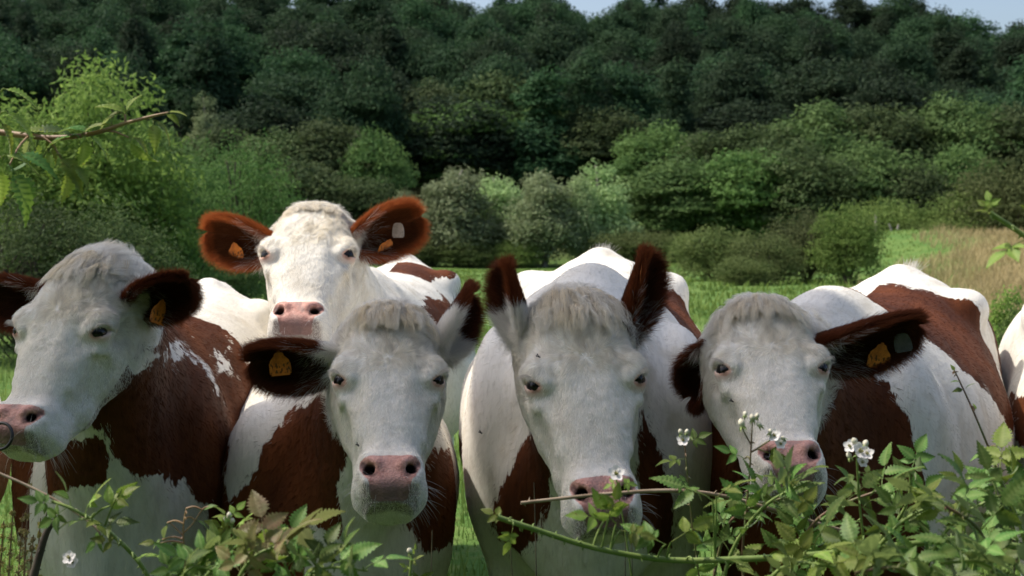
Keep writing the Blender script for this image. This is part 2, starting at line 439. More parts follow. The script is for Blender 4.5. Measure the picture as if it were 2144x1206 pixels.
def strands(name, pts, rad, colr, parent):
    """pts (N,k,3), rad (N,), colr (N,3) -> one hair object"""
    N, k = pts.shape[:2]
    hc = bpy.data.hair_curves.new(name); hc.add_curves([k] * N)
    hc.attributes['position'].data.foreach_set('vector', pts.astype(np.float32).ravel())
    ra = hc.attributes.get('radius') or hc.attributes.new('radius', 'FLOAT', 'POINT')
    prof = np.linspace(1, .18, k)[None] * rad[:, None]
    ra.data.foreach_set('value', prof.astype(np.float32).ravel())
    ca = hc.attributes.new('hair_colour', 'FLOAT_COLOR', 'CURVE')
    ca.data.foreach_set('color', np.concatenate([colr, np.ones((N, 1))], 1).astype(np.float32).ravel())
    hc.materials.append(MAT_HAIR)
    o = bpy.data.objects.new(name, hc); col.objects.link(o); o.parent = parent; return o
def sample(V, Q, dens, n, rng):
    """random points on quads, weighted by area * density (per vertex)"""
    a, b, c, d = (V[Q[:, i]] for i in range(4))
    ar = np.linalg.norm(np.cross(c - a, d - b), axis=1) * .5
    w = ar * dens[Q].mean(1); w /= w.sum()
    f = rng.choice(len(Q), n, p=w); u = rng.rand(n, 1); v = rng.rand(n, 1)
    bw = np.concatenate([(1 - u) * (1 - v), u * (1 - v), u * v, (1 - u) * v], 1)
    return f, bw
def unit(a): return a / (np.linalg.norm(a, axis=-1, keepdims=True) + 1e-9)
def vert_normals(V, Q):
    n = np.cross(V[Q[:, 2]] - V[Q[:, 0]], V[Q[:, 3]] - V[Q[:, 1]]); N = np.zeros_like(V)
    for i in range(4): np.add.at(N, Q[:, i], n)
    return unit(N)
def grow(p, n, t, L, lift, k=4, bend=None):
    """strands leaving p, half way between normal and tangent, laying down towards the tip"""
    s = np.linspace(0, 1, k); pts = np.empty((len(p), k, 3), dtype=np.float32); cur = p.copy(); pts[:, 0] = cur
    for i in range(1, k):
        l = lift * (1 - .75 * s[i]); d = unit(t + n * l[:, None])
        if bend is not None: d = unit(d + bend * s[i])
        cur = cur + d * (L / (k - 1))[:, None]; pts[:, i] = cur
    return pts
def ear_frame(root, d, open_dir):
    X = np.array(Vector(d).normalized()); o = np.array(open_dir, dtype=float); o -= X * (o @ X); o /= np.linalg.norm(o)
    Y = -o; Z = np.cross(X, Y)
    return np.array(root, dtype=float), np.stack([X, Y, Z], 0)      # rows: axes

def make_cow(c, detail=1.0):
    rng = np.random.RandomState(c.get('seed', 1))
    sc = c.get('scale', 1.0); fat = c.get('fat', 1.0)
    root = empty('cow', (c['pos'][0], c['pos'][1], c.get('z', 0.0)), R(c['yaw']))
    tag(root, c['label'], 'cow', 'dairy cows lined up at the hedge')
    Mc = Matrix.Translation(root.location) @ Matrix.Rotation(R(c['yaw']), 4, 'Z')
    hs = c.get('hscale', 1.0); hw = c.get('hwide', 1.0)
    y, p, r = c['head']
    Rh = Matrix.Rotation(R(y), 4, 'Z') @ Matrix.Rotation(R(-p), 4, 'X') @ Matrix.Rotation(R(r), 4, 'Y')
    eye_mid = Vector((0, -.045, -.205)) * hs
    Mh = Matrix.Translation(c['eyes'] - (Rh @ eye_mid)) @ Rh
    Ml = Mc.inverted() @ Mh
    A = np.array(Ml.to_3x3(), dtype=np.float32); h0 = np.array(Ml.translation, dtype=np.float32)
    S = np.array((hs * hw, hs, hs), dtype=np.float32)
    nose_k = c.get('nose', .93); LID[:] = c.get('lid', (.33, .46))
    def squeeze(z): return np.where(z < -.22, -.22 + (z + .22) * nose_k, z)
    def to_head(P):
        q = ((P - h0) @ A) / S; z = q[..., 2]; q[..., 2] = np.where(z < -.22, -.22 + (z + .22) / nose_k, z); return q
    def from_head(H):
        H = np.array(H, dtype=np.float32); H[..., 2] = squeeze(H[..., 2]); return (H * S) @ A.T + h0
    hc = from_head((0, .03, -.24))
    neck = [(np.array((0, .10, 1.265)) * sc, from_head((0, .085, -.030)), .085 * sc, .080 * hs),
            (np.array((0, -.02, 1.10)) * sc, from_head((0, .105, -.095)), .185 * sc, .105 * hs),
            (np.array((0, -.17, .90)) * sc, from_head((0, .120, -.170)), .135 * sc, .070 * hs)]
    def func(P):
        f = body_sdf(P / sc, fat) * sc
        for a, b, ra, rb in neck: f = smin(f, cone(P, a, b, ra, rb), .11)
        d = P - hc; near = (d * d).sum(1) < .40 ** 2
        if near.any():
            g = np.full(len(P), 9., dtype=np.float32); g[near] = head_sdf(to_head(P[near])) * hs
            f = np.where(near, smin(f, g, .045), f)
        return f.astype(np.float32)
    # grid: fine round the head
    corners = from_head([(x, yy, z) for x in (-.13, .13) for yy in (-.09, .17) for z in (-.56, .05)])
    lo, hi = corners.min(0), corners.max(0)
    fi = .0050 / detail; co = .022 / detail
    xs = axis_nodes(-.50 * sc * max(fat, 1), .50 * sc * max(fat, 1), lo[0], hi[0], co, fi)
    ys = axis_nodes(min(-.42, lo[1] - .03), 1.78 * sc, lo[1], hi[1], co, fi)
    zs = axis_nodes(-.02, max(1.46 * sc, hi[2] + .03), lo[2], hi[2], co, fi)
    V, Q = polygonise(func, xs, ys, zs)
    N0 = vert_normals(V, Q); H = to_head(V); onh = np.clip(1 - np.linalg.norm(H - (0, .03, -.24), axis=1) / .36, 0, 1)[:, None]      # skin is never quite smooth
    lump = (vnoise(V * 7 + c.get('seed', 1)) - .5) * .016 + (vnoise(V * (5, 26, 5) + 9) - .5) * .009 * np.clip(1 - np.abs(V[:, 1] - .6) / .5, 0, 1) + (vnoise(V * (30, 30, 12)) - .5) * .004
    hl = (vnoise(H * (30, 30, 22) + c.get('seed', 1) * 2.3) - .5) * .0035 + (vnoise(H * 75 + 4) - .5) * .0018
    V = (V + N0 * (lump[:, None] * np.clip(1 - onh * 4, 0, 1) + hl[:, None] * (onh > 0) * (np.linalg.norm(np.abs(H) * (1, 0, 0) + H * (0, 1, 1) - EYE, axis=1) > .034)[:, None])).astype(np.float32); H = to_head(V)
    hx, hy, hz = np.abs(H[:, 0]), H[:, 1], H[:, 2]
    nb = len(V)
    # coat pattern: polygons on either flank in (y, z) of the cow, metres
    br = np.full(nb, -.25, dtype=np.float32); side = V[:, 0]
    wob = (vnoise(V * 9 + 3) - .5) * .025
    for sd, poly, ymax in c.get('patches', ()):
        if sd == 'T': f = poly_dist(V[:, [1, 0]], poly); ok = V[:, 2] > .9
        elif sd == 'F': f = poly_dist(V[:, [0, 2]], poly); ok = np.ones(nb, dtype=bool); f = np.minimum(f, (ymax - V[:, 1]) + (vnoise(V * 6) - .5) * .2)
        else: f = poly_dist(V[:, [1, 2]], poly); ok = (side > -.02) if sd == 'L' else (side < .02)
        br = np.where(ok, np.maximum(br, f), br)
    br = br + wob
    headness = np.maximum(np.maximum(hy - c.get('jaw', .125), -(hz + .56)), np.maximum(hz - .07, hx - .16))      # > 0 outside the head
    keep = np.clip(headness * 4, -.25, 1); c['_headness'] = headness
    br = np.minimum(br, keep)
    # bare skin: nose pad, lids, mouth
    hp = np.stack([hx, hy, hz], 1)
    wz = .060 - .020 * np.clip((-.455 - hz) / .06, 0, 1); pad = np.clip(1.0 - (np.maximum(hx - wz, np.maximum(hz + .434 + hx * .12, -.530 - hz)) + .004) / .010, 0, 1)
    pad *= np.clip((-.030 - hy) / .012, 0, 1)
    hole = np.clip(1 - cone(hp, (.046, -.066, -.470), (.034, -.030, -.456), .0115, .010) / .0035, 0, 1) * np.clip((hy + .074) / .008, 0, 1)
    hole = np.maximum(hole, .75 * np.clip(1 - cone(hp, (.060, -.058, -.450), (.038, -.064, -.482), .004, .008) / .004, 0, 1))
    rim = np.clip(1 - cone(hp, (.060, -.060, -.450), (.040, -.068, -.482), .004, .009) / .014, 0, 1)
    de = np.linalg.norm(np.stack([hx, hy, hz], 1) - EYE, axis=1)
    hh = np.stack([hx, hy, hz], 1) - EYE; lidh = (hh @ EYE_H); lidv = hh @ EYE_V
    lid = np.clip(1 - (np.sqrt((lidh / 1.25) ** 2 + (lidv + .003) ** 2) - .0155) / .012, 0, 1) * (de < .045)
    lid *= np.where(lidv > .004, .12, 1.0)
    pc = EYE + EYE_AX * .016; tear = np.clip(1.25 - cone(hp, pc + EYE_H * .010 - EYE_V * .004, pc + EYE_H * .036 - EYE_V * .008, .0100, .0060) / .006, 0, 1)
    inner = np.clip(1 - (de - .0200) / .003, 0, 1)                      # inside the lids: dark
    pink = np.clip(np.maximum(pad, rim * .9), 0, 1)
    grey = np.clip((-.484 - hz) / .024, 0, 1) * pad * np.clip(1.25 - hx / .045, 0, 1) * .8
    mouth = np.clip((-.507 + hx * .12 - hz) / .006, 0, 1) * np.clip((-.004 + hx * .4 - hy) / .010, 0, 1) * np.clip((.066 - hx) / .01, 0, 1) * c.get('mouth', .75)
    # ears
    parts_V, parts_Q, eb, ep, eu = [V], [Q], [br], [pink], [np.full(nb, -1.)]
    ears = []
    off = nb
    for sgn, e in zip((-1, 1), c['ears']):
        EV, EQ, U, IN = ear_mesh(e.get('L', .24), e.get('W', .060), e.get('cup', 1.0), e.get('curl', 0), e.get('droop', 0))
        dh = Rh.to_3x3().transposed() @ Vector(e['d']); oh = Rh.to_3x3().transposed() @ Vector(e['o'])     # given in the place's axes
        rt, M = ear_frame((sgn * .088 , .052, -.048), dh, oh)
        EH = EV @ M + rt + np.array(dh.normalized()) * -.012
        Vw = from_head(EH).astype(np.float32)
        parts_V.append(Vw); parts_Q.append(EQ + off)
        wb = e.get('white', 0.0)
        fld = np.where(U < wb, -.05, .06) + (vnoise(EH * 60) - .5) * .05
        if e.get('rim_white'): fld = np.where((np.abs(EV[:, 2]) > .8 * np.abs(EV[:, 2]).max()) & (EV[:, 2] < 0), -.05, fld)
        eb.append(fld); ep.append(np.zeros(len(U))); eu.append(U + IN * 2)
        ears.append(dict(V=Vw, Q=EQ, U=U, IN=IN, M=M, rt=rt, EV=EV, fld=fld))
        off += len(U)
    z0 = [np.zeros(len(e['U'])) for e in ears]
    AV = np.concatenate(parts_V)
    me = np_mesh('cow_body', AV, np.concatenate(parts_Q))
    attr(me, 'brown', np.concatenate(eb)); attr(me, 'pink', np.concatenate([pink] + z0))
    attr(me, 'skin', np.concatenate([np.clip(np.maximum(lid * .6, tear), 0, 1)] + z0))
    attr(me, 'grey', np.concatenate([np.maximum(np.maximum(grey, mouth), 0)] + z0))
    attr(me, 'hole', np.concatenate([np.maximum(hole, inner)] + z0))
    body = link('body', me, root, c['mat'])
    # eyes
    for sgn in (-1, 1):
        bm = bmesh.new(); bmesh.ops.create_uvsphere(bm, u_segments=24, v_segments=16, radius=EYE_R * hs)
        for f in bm.faces: f.smooth = True
        em = bpy.data.meshes.new('eye'); bm.to_mesh(em); bm.free()
        ax = np.array(EYE_AX) * (sgn, 1, 1); E = EYE * np.array((sgn, 1, 1))
        co_ = np.array([v.co for v in em.vertices]); pupil_ax = A @ ax
        ang = np.arccos(np.clip(unit(co_) @ pupil_ax, -1, 1)); attr(em, 'iris', ang)
        eo = link('eye', em, root, MAT_EYE); eo.location = from_head(E)
    N = vert_normals(V, Q)
    # ------------------------------------------------ fur
    den = c.get('fur', 1.0)
    HS = np.stack([H[:, 0], H[:, 1], H[:, 2]], 1)
    onhead = np.clip(1 - headness / .05, 0, 1)
    bare = np.clip(np.maximum(pink, np.maximum(lid * .8, tear)) * 2, 0, 1)
    if den > 0:
        # head
        dens = onhead * (1 - bare) * np.where(hz < -.53, .3, 1) * np.where(hz > -.20, 1.2, .9)
        n = int(85000 * den); f, bw = sample(V, Q, dens, n, rng)
        qi = Q[f]
        g = lambda X: (X[qi] * (bw[..., None] if X.ndim > 1 else bw)).sum(1)
        P = g(V); NN = unit(g(N)); h = g(HS); ax_ = np.abs(h[:, 0])
        zw = -.185
        rel = np.stack([h[:, 0], np.clip(ax_ * .9 + (h[:, 1]) * 1.0, 0, .2) * .8, h[:, 2] - zw], 1)
        up = np.clip((h[:, 2] - zw) / .05, 0, 1)
        rel[:, 2] -= (1 - up) * .10 * np.clip((ax_) / .05, .25, 1)
        rel = unit(rel)
        # waves on the forehead
        fore = np.clip((h[:, 2] + .21) / .05, 0, 1)
        w1 = (vnoise(h * (38, 38, 26) + c.get('seed', 1) * 3.1) - .5) * 2.6 + (vnoise(h * 90 + 9) - .5) * 1.0
        ang = w1 * (.20 + 1.0 * fore)
        T = rel @ A.T
        T = unit(T - NN * (T * NN).sum(1, keepdims=True)); Bt = np.cross(NN, T)
        T = T * np.cos(ang)[:, None] + Bt * np.sin(ang)[:, None]
        L = (.0065 + .009 * fore + .022 * np.clip((h[:, 2] + .085) / .07, 0, 1)) * (.7 + .6 * rng.rand(n)) * np.where(h[:, 2] < -.40, .6, 1) * hs
        bend = np.cross(NN, T) * ((vnoise(h * 55 + 20) - .5) * 1.6 * fore)[:, None]
        pts = grow(P, NN, T, L, .30 + .15 * fore + .2 * rng.rand(n), 4, bend)
        tone = (.88 + .20 * rng.rand(n, 1)) * (1 + ((vnoise(h * (150, 150, 75) + 31) - .5) * (.12 + .30 * fore))[:, None])
        cw = np.minimum(np.array((.95, .92, .86)) * tone, .99)
        dirt = np.clip((vnoise(h * 14 + 5) - .35) * 2.2, 0, 1)[:, None] * (.15 + .38 * fore[:, None])
        cw = cw * (1 - dirt) + np.array((.80, .72, .56)) * tone * dirt
        strands('head_fur', pts, np.full(n, .00036) * (.8 + .4 * rng.rand(n)), cw, root)
        # forelock: clumps of long hair falling from the poll
        fl = c.get('lock', {}); nl = int(9000 * fl.get('n', 1.0) * min(1, den * 1.5))
        dens = np.clip((hz + fl.get('from', .055)) / .02, 0, 1) * (hy < .075) * np.clip(1.15 - hx / fl.get('wide', .072), 0, 1)
        f, bw = sample(V, Q, dens * onhead, nl, rng); qi = Q[f]
        P = g(V); NN = unit(g(N)); h = g(HS)
        ncl = 240; ck = rng.choice(nl, ncl, replace=False); cid = np.argmin(((h[:, None, :] - h[ck][None]) ** 2).sum(2), 1)
        part = fl.get('part', 0.0)
        ca_ = rng.randn(ncl) * .45; cl_ = .42 + .72 * rng.rand(ncl)
        hd = np.stack([(h[:, 0] - part) * 5.5 + fl.get('sweep', 0), np.where(h[:, 1] > .062, .05, -.62) + 0 * h[:, 0], np.full(nl, -.15)], 1)
        hd = unit(hd); cs, sn = np.cos(ca_[cid]), np.sin(ca_[cid])
        hd = np.stack([hd[:, 0] * cs - hd[:, 1] * sn, hd[:, 0] * sn + hd[:, 1] * cs, hd[:, 2]], 1)
        hn = unit(NN @ A)                                       # normals in head space
        L = fl.get('len', .082) * cl_[cid] * (.60 + .45 * rng.rand(nl))
        wavy = rng.randn(ncl, 3) * (.40, .12, .12); k = 7; cur = h.copy(); ph = np.empty((nl, k, 3)); ph[:, 0] = cur
        ctr = h[ck][cid]
        for i in range(1, k):
            s = i / (k - 1); d = unit(hn * (.60 * (1 - s) ** 2) + hd * (1.0 - .55 * s) + np.array((0, .10, -1.0)) * (.15 + s * 1.7) + rng.randn(nl, 3) * .14 + wavy[cid] * math.sin(i * 1.7))
            cur = cur + d * (L / (k - 1))[:, None]
            cur += (ctr - h) * (-.16 * s)  * 0
            sd = head_sdf(cur.astype(np.float32)); low = sd < .006
            if low.any():
                q = cur[low].astype(np.float32); cur[low] = q + grad(head_sdf, q) * (.006 - sd[low] + .006 * rng.rand(low.sum()))[:, None]
            ph[:, i] = cur
        # pull each clump together towards its tip
        tip = np.zeros((ncl, k, 3)); cnt = np.bincount(cid, minlength=ncl)[:, None, None] + 1e-9
        np.add.at(tip, cid, ph); tip /= cnt
        s = np.linspace(0, 1, k)[None, :, None]; ph = ph * (1 - .38 * s) + tip[cid] * .38 * s
        pts = from_head(ph.reshape(-1, 3)).reshape(nl, k, 3)
        tone = np.minimum((.84 + .18 * rng.rand(ncl))[cid][:, None] * (.78 + .28 * rng.rand(nl, 1)), .99)
        warm = np.clip(rng.rand(ncl) * 1.2, 0, 1)[cid][:, None] * fl.get('warm', .8)
        cl = (np.array((1.0, .965, .89)) * (1 - warm) + np.array((.96, .86, .67)) * warm) * tone
        strands('forelock', pts, np.full(nl, .00044), cl, root)
        # ears: dense soft fur, long at the rim
        allp, allc, allr = [], [], []
        for sgn, e in zip((-1, 1), ears):
            EN = vert_normals(e['V'], e['Q']); U, IN = e['U'], e['IN']
            rimd = np.zeros(len(U)); nvv = 28; jj = np.arange(len(U)) % nvv
            rimd[(jj <= 1) | (jj >= nvv - 2) | (np.abs(jj - (nvv // 2 - .5)) < 2)] = 1
            rimd[U > .88] = 1
            ne = int(26000 * den); f, bw = sample(e['V'], e['Q'], 1 + 1.4 * rimd, ne, rng); qi = e['Q'][f]
            P = g(e['V']); NN = unit(g(EN)); u = g(U); rm = g(rimd); inn = g(IN.astype(float)); fl_ = g(np.asarray(e['fld'], dtype=float))
            ev = g(e['EV'])
            out = e['M'][0] @ A.T if False else (A @ e['M'][0])
            zz = (A @ e['M'][2])[None] * np.sign(ev[:, 2:3])
            T = out[None] * .8 + zz * (.35 + .5 * rm)[:, None] + rng.randn(ne, 3) * .22
            T = T - NN * (T * NN).sum(1, keepdims=True) * .7; T = unit(T)
            L = (.014 + .013 * rm + .018 * inn * (1.1 - u)) * (.6 + .7 * rng.rand(ne)) * hs
            grav = np.array((0, 0, -.35))[None] + 0 * T
            pts = grow(P, NN, T, L, .45 + .3 * rng.rand(ne), 4, grav * .6)
            tone = .55 + .8 * rng.rand(ne, 1)
            bc = np.array(c.get('ear_col', (.100, .031, .0115))) * tone * (1 - .10 * inn[:, None] * (1 - rm[:, None]))
            bc = bc * (1 + rm[:, None] * np.array((.7, .5, .4)) * c.get('ear_rim', 1.0))
            wc = np.array((.95, .92, .86)) * (.8 + .25 * rng.rand(ne, 1))
            isw = (fl_ < 0) | ((inn > .5) & (rng.rand(ne) < c.get('ear_inner_white', .12) * (u < .5)))
            allp.append(pts); allc.append(np.where(isw[:, None], wc, bc)); allr.append(np.full(ne, .00036))
            # long pale hair at the ear root
            nr = int(900 * den * e.get('tuft', 1.0))
            if nr:
                f, bw = sample(e['V'], e['Q'], np.clip(1 - np.abs(U - .16) / .16, 0, 1) * (.3 + rimd), nr, rng); qi = e['Q'][f]
                P = g(e['V']); NN = unit(g(EN)); ev = g(e['EV'])
                T = unit(out[None] * .5 + np.array((0, 0, -1.0))[None] * .9 + rng.randn(nr, 3) * .3)
                L = (.022 + .020 * rng.rand(nr)) * hs
                allp.append(grow(P, NN, T, L, .4 + .3 * rng.rand(nr), 4)); allr.append(np.full(nr, .00045))
                allc.append((np.array((.92, .88, .80)) if e.get('tuft_white', True) else np.array((.06, .026, .014))) * (.7 + .4 * rng.rand(nr, 1)) * np.ones((1, 3)))
        strands('ear_fur', np.concatenate(allp), np.concatenate(allr), np.concatenate(allc), root)
        # body coat
        nbf = int(30000 * den * c.get('coat', 1.0))
        if nbf:
            dens = (1 - onhead) * (V[:, 2] > .55) * np.clip(1.6 - V[:, 1] * .7, .3, 2)
            f, bw = sample(V, Q, dens, nbf, rng); qi = Q[f]
            P = g(V); NN = unit(g(N)); bb = g(br)
            T = np.stack([0 * P[:, 0], np.full(nbf, .75), np.full(nbf, -.65)], 1) + rng.randn(nbf, 3) * .12
            T = unit(T - NN * (T * NN).sum(1, keepdims=True))
            pts = grow(P, NN, T, .013 * (.7 + .7 * rng.rand(nbf)), .22 + .1 * rng.rand(nbf), 3)
            e = bb + (vnoise(P * (60, 21, 18)) - .5) * .05 + (rng.rand(nbf) - .5) * .012
            cw = np.array((.80, .77, .71)) * (.88 + .18 * rng.rand(nbf, 1)); cb = np.array((.105, .030, .009)) * (.5 + .8 * rng.rand(nbf, 1))
            strands('coat_fur', pts, np.full(nbf, .00040), np.where((e > 0)[:, None], cb, cw), root)
        # whiskers round the muzzle
        nw = 70; dens = np.exp(-((hz + .50) / .02) ** 2) * (hx > .03) * onhead
        f, bw = sample(V, Q, dens, nw, rng); qi = Q[f]; P = g(V); NN = unit(g(N))
        T = unit(NN + rng.randn(nw, 3) * .25 + np.array((0, 0, -.4)))
        strands('whiskers', grow(P, NN, T, .025 + .03 * rng.rand(nw), np.full(nw, .6), 4, np.array((0, 0, -.4))[None] + 0 * T), np.full(nw, .00028), np.full((nw, 3), .55), root)
        # lashes
        lp, lc = [], []
        for sgn in (-1, 1):
            n_ = 110; a_ = rng.uniform(-.95, .75, n_)
            d0 = EYE_AX * .75 + EYE_H * a_[:, None] * .75 + EYE_V * (.42 * (1 - (a_ / 1.0) ** 2) + .10)[:, None]
            p0 = EYE + unit(d0) * .0255
            dirs = unit(EYE_AX * 1.0 + EYE_H * (a_ * .5 - .25)[:, None] + EYE_V * .10 + rng.randn(n_, 3) * .12)
            Lh = .020 * (.6 + .6 * rng.rand(n_))
            seg = np.stack([p0, p0 + dirs * Lh[:, None] * .5, p0 + dirs * Lh[:, None] - EYE_V * .004], 1)
            seg[..., 0] *= sgn
            lp.append(from_head(seg.reshape(-1, 3)).reshape(n_, 3, 3)); lc.append(np.array((.70, .66, .60)) * (.7 + .4 * rng.rand(n_, 1)))
        strands('eyelashes', np.concatenate(lp), np.full(220, .00035), np.concatenate(lc), root)
    c['api'] = dict(root=root, from_head=from_head, A=A, hs=hs, ears=ears, V=AV, Q=np.concatenate(parts_Q), Mc=Mc)
    return root
# ---------------------------------------------------------------- terrain
def sstep(a, b, x): t = np.clip((x - a) / (b - a), 0, 1); return t * t * (3 - 2 * t)
def terrain(x, y):
    x = np.asarray(x, dtype=np.float64); y = np.asarray(y, dtype=np.float64)
    z = -1.55 * sstep(12, 105, y)
    px = x / np.maximum(y, 1)
    rise = np.maximum(y - 116, 0); crest = 176 + 0 * x
    hill = .239 * np.minimum(rise, crest) - .15 * np.maximum(rise - crest, 0)
    side = 1 + .12 * sstep(.10, -.40, px) - .16 * sstep(.24, .40, px)
    z = z + hill * side
    z = z + 2.3 * np.exp(-(((x - 26) / 9) ** 2)) * sstep(22, 50, y) * sstep(110, 80, y)          # dry bank on the right
    z = z + (vnoise(np.stack([x * .05, y * .05, 0 * x], -1).reshape(-1, 3)).reshape(x.shape) - .5) * 1.2 * sstep(20, 60, y)
    z = z + (vnoise(np.stack([x * .7, y * .7, 0 * x + 5], -1).reshape(-1, 3)).reshape(x.shape) - .5) * .07 * sstep(4, 9, np.abs(y))
    return z
def ground_sheet():
    ys = np.concatenate([np.linspace(-60, -4, 12), np.linspace(-3, 30, 100), np.linspace(31, 130, 90), np.linspace(133, 420, 60), np.linspace(450, 1500, 10)])
    xs = np.concatenate([np.linspace(-900, -140, 10), np.linspace(-130, -22, 28), np.linspace(-20, 40, 110), np.linspace(43, 150, 28), np.linspace(170, 900, 10)])
    X, Y = np.meshgrid(xs, ys); Z = terrain(X, Y)
    V = np.stack([X, Y, Z], -1).reshape(-1, 3); n = len(xs); i = np.arange(len(ys) - 1)[:, None] * n + np.arange(n - 1)[None]
    Q = np.stack([i, i + 1, i + n + 1, i + n], -1).reshape(-1, 4)
    return np_mesh('ground', V, Q)
def ground_material():
    m = NT('meadow'); o = m.obj()
    big = m.noise(o, .06, 4, .6); mid = m.noise(o, .7, 4, .6); fine = m.noise(o, 9, 4, .7)
    g = m.mix(m.ramp(mid, .35, .68), (.060, .135, .028), (.115, .185, .045))
    g = m.mix(m.ramp(fine, .45, .75), g, (.15, .19, .06))
    sep = m.n('ShaderNodeSeparateXYZ'); m.l(o, sep.inputs[0])
    edge = m.math('ADD', m.math('SUBTRACT', sep.outputs[0], m.math('MULTIPLY', sep.outputs[1], .352)), m.math('MULTIPLY', m.math('SUBTRACT', m.noise(o, .18, 3), .5), 8))
    dry = m.mix(m.ramp(mid, .3, .7), (.25, .20, .10), (.17, .16, .07))
    g = m.mix(m.math('MULTIPLY', m.ramp(edge, -1.0, 1.2), m.ramp(sep.outputs[1], 14, 22)), g, dry)
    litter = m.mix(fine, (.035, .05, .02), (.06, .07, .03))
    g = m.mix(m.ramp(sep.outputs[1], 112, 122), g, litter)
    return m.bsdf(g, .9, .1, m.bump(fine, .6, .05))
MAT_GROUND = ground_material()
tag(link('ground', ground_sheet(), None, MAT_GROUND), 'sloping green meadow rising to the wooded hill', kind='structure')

# ---------------------------------------------------------------- tubes, leaves, trees
def tube(pts, rad, seg=6, cap=True):
    pts = np.asarray(pts, dtype=np.float64); rad = np.asarray(rad, dtype=np.float64) * np.ones(len(pts)); k = len(pts)
    t = np.gradient(pts, axis=0); t = unit(t); ref = np.array((0, 0, 1.)) if abs(t[0][2]) < .9 else np.array((1., 0, 0))
    V = []
    n = unit(np.cross(t[0], ref))
    for i in range(k):
        n = unit(n - t[i] * (n @ t[i])); b = np.cross(t[i], n); a = np.arange(seg) / seg * 2 * np.pi
        V.append(pts[i] + rad[i] * (np.cos(a)[:, None] * n + np.sin(a)[:, None] * b))
    V = np.concatenate(V); j = np.arange(seg); Q = []
    for i in range(k - 1): Q.append(np.stack([i * seg + j, i * seg + (j + 1) % seg, (i + 1) * seg + (j + 1) % seg, (i + 1) * seg + j], 1))
    Q = np.concatenate(Q)
    return V, Q
def merge(parts):
    V, Q, o = [], [], 0
    for v, q in parts: V.append(v); Q.append(q + o); o += len(v)
    return np.concatenate(V), np.concatenate(Q)
def smooth_line(P, n):
    P = np.asarray(P, dtype=np.float64); k = len(P); u = np.linspace(0, k - 1, n); out = []
    for x in u:
        i = min(int(x), k - 2); f = x - i; p0, p1, p2, p3 = P[max(i - 1, 0)], P[i], P[i + 1], P[min(i + 2, k - 1)]
        out.append(.5 * ((2 * p1) + (p2 - p0) * f + (2 * p0 - 5 * p1 + 4 * p2 - p3) * f ** 2 + (-p0 + 3 * p1 - 3 * p2 + p3) * f ** 3))
    return np.array(out)
def leaf_quads(C, N, size, rng, aspect=.62, droop=0.0):
    """pointed leaf faces (diamonds) at C facing N; returns V, Q, one colour value for each vertex"""
    n = len(C); N = unit(N); ref = rng.randn(n, 3); ref[:, 2] -= droop; T = unit(ref - N * (ref * N).sum(1, keepdims=True)); B = np.cross(N, T)
    s = size * (.7 + .6 * rng.rand(n, 1)); a = T * s; b = B * s * aspect
    bend = N * s * .18
    V = np.stack([C - a, C - a * .1 + b * .62 - bend, C + a, C - a * .1 - b * .62 - bend], 1).reshape(-1, 3)
    Q = np.arange(n * 4).reshape(-1, 4); return V, Q
def crown_mesh(name, H, W, nclump, nleaf, size, seed, base=.22, shape='round', lay=.55, weep=0.0):
    """foliage spread over the skins of many overlapping clumps; tree stands at the origin, H high, W wide"""
    rng = np.random.RandomState(seed); cl = []
    while len(cl) < nclump:
        p = rng.uniform(-1, 1, 3); r = np.linalg.norm(p)
        if r > 1 or r < .25: continue
        if shape == 'cone' and math.hypot(p[0], p[1]) > (1.05 - (p[2] + 1) * .45): continue
        cl.append(p)
    cl = np.array(cl); cz = H * (base + 1) / 2; hz = H * (1 - base) / 2
    wob = 1 + .25 * rng.randn(nclump, 1)
    R0 = np.array((W / 2, W / 2, hz)); ctr = cl * R0 * .80 + (0, 0, cz); rad = (W * (.10 + .075 * rng.rand(nclump)))
    if shape == 'shrub': rad = rad * 1.15
    ci = rng.choice(nclump, nleaf, p=rad ** 2 / (rad ** 2).sum())
    d = unit(rng.randn(nleaf, 3)); d[:, 2] = np.abs(d[:, 2]) * .45 + d[:, 2] * .55; d = unit(d)
    rr = rad[ci] * (.35 + .85 * rng.rand(nleaf) ** .7)
    C = ctr[ci] + d * rr[:, None] + rng.randn(nleaf, 3) * .012 * W
    if weep: C[:, 2] -= weep * rng.rand(nleaf) ** 2 * rad[ci] * 2.2
    N = d * .75 + rng.randn(nleaf, 3) * .6 + np.array((0, 0, lay * .6))
    V, Q = leaf_quads(C, N, size, rng, droop=1.5 * weep)
    me = np_mesh(name, V, Q, smooth=False)
    tone = np.repeat(np.clip(rng.rand(nclump)[ci] * .6 + rng.rand(nleaf) * .4, 0, 1), 4)
    attr(me, 'tone', tone); return me, ctr
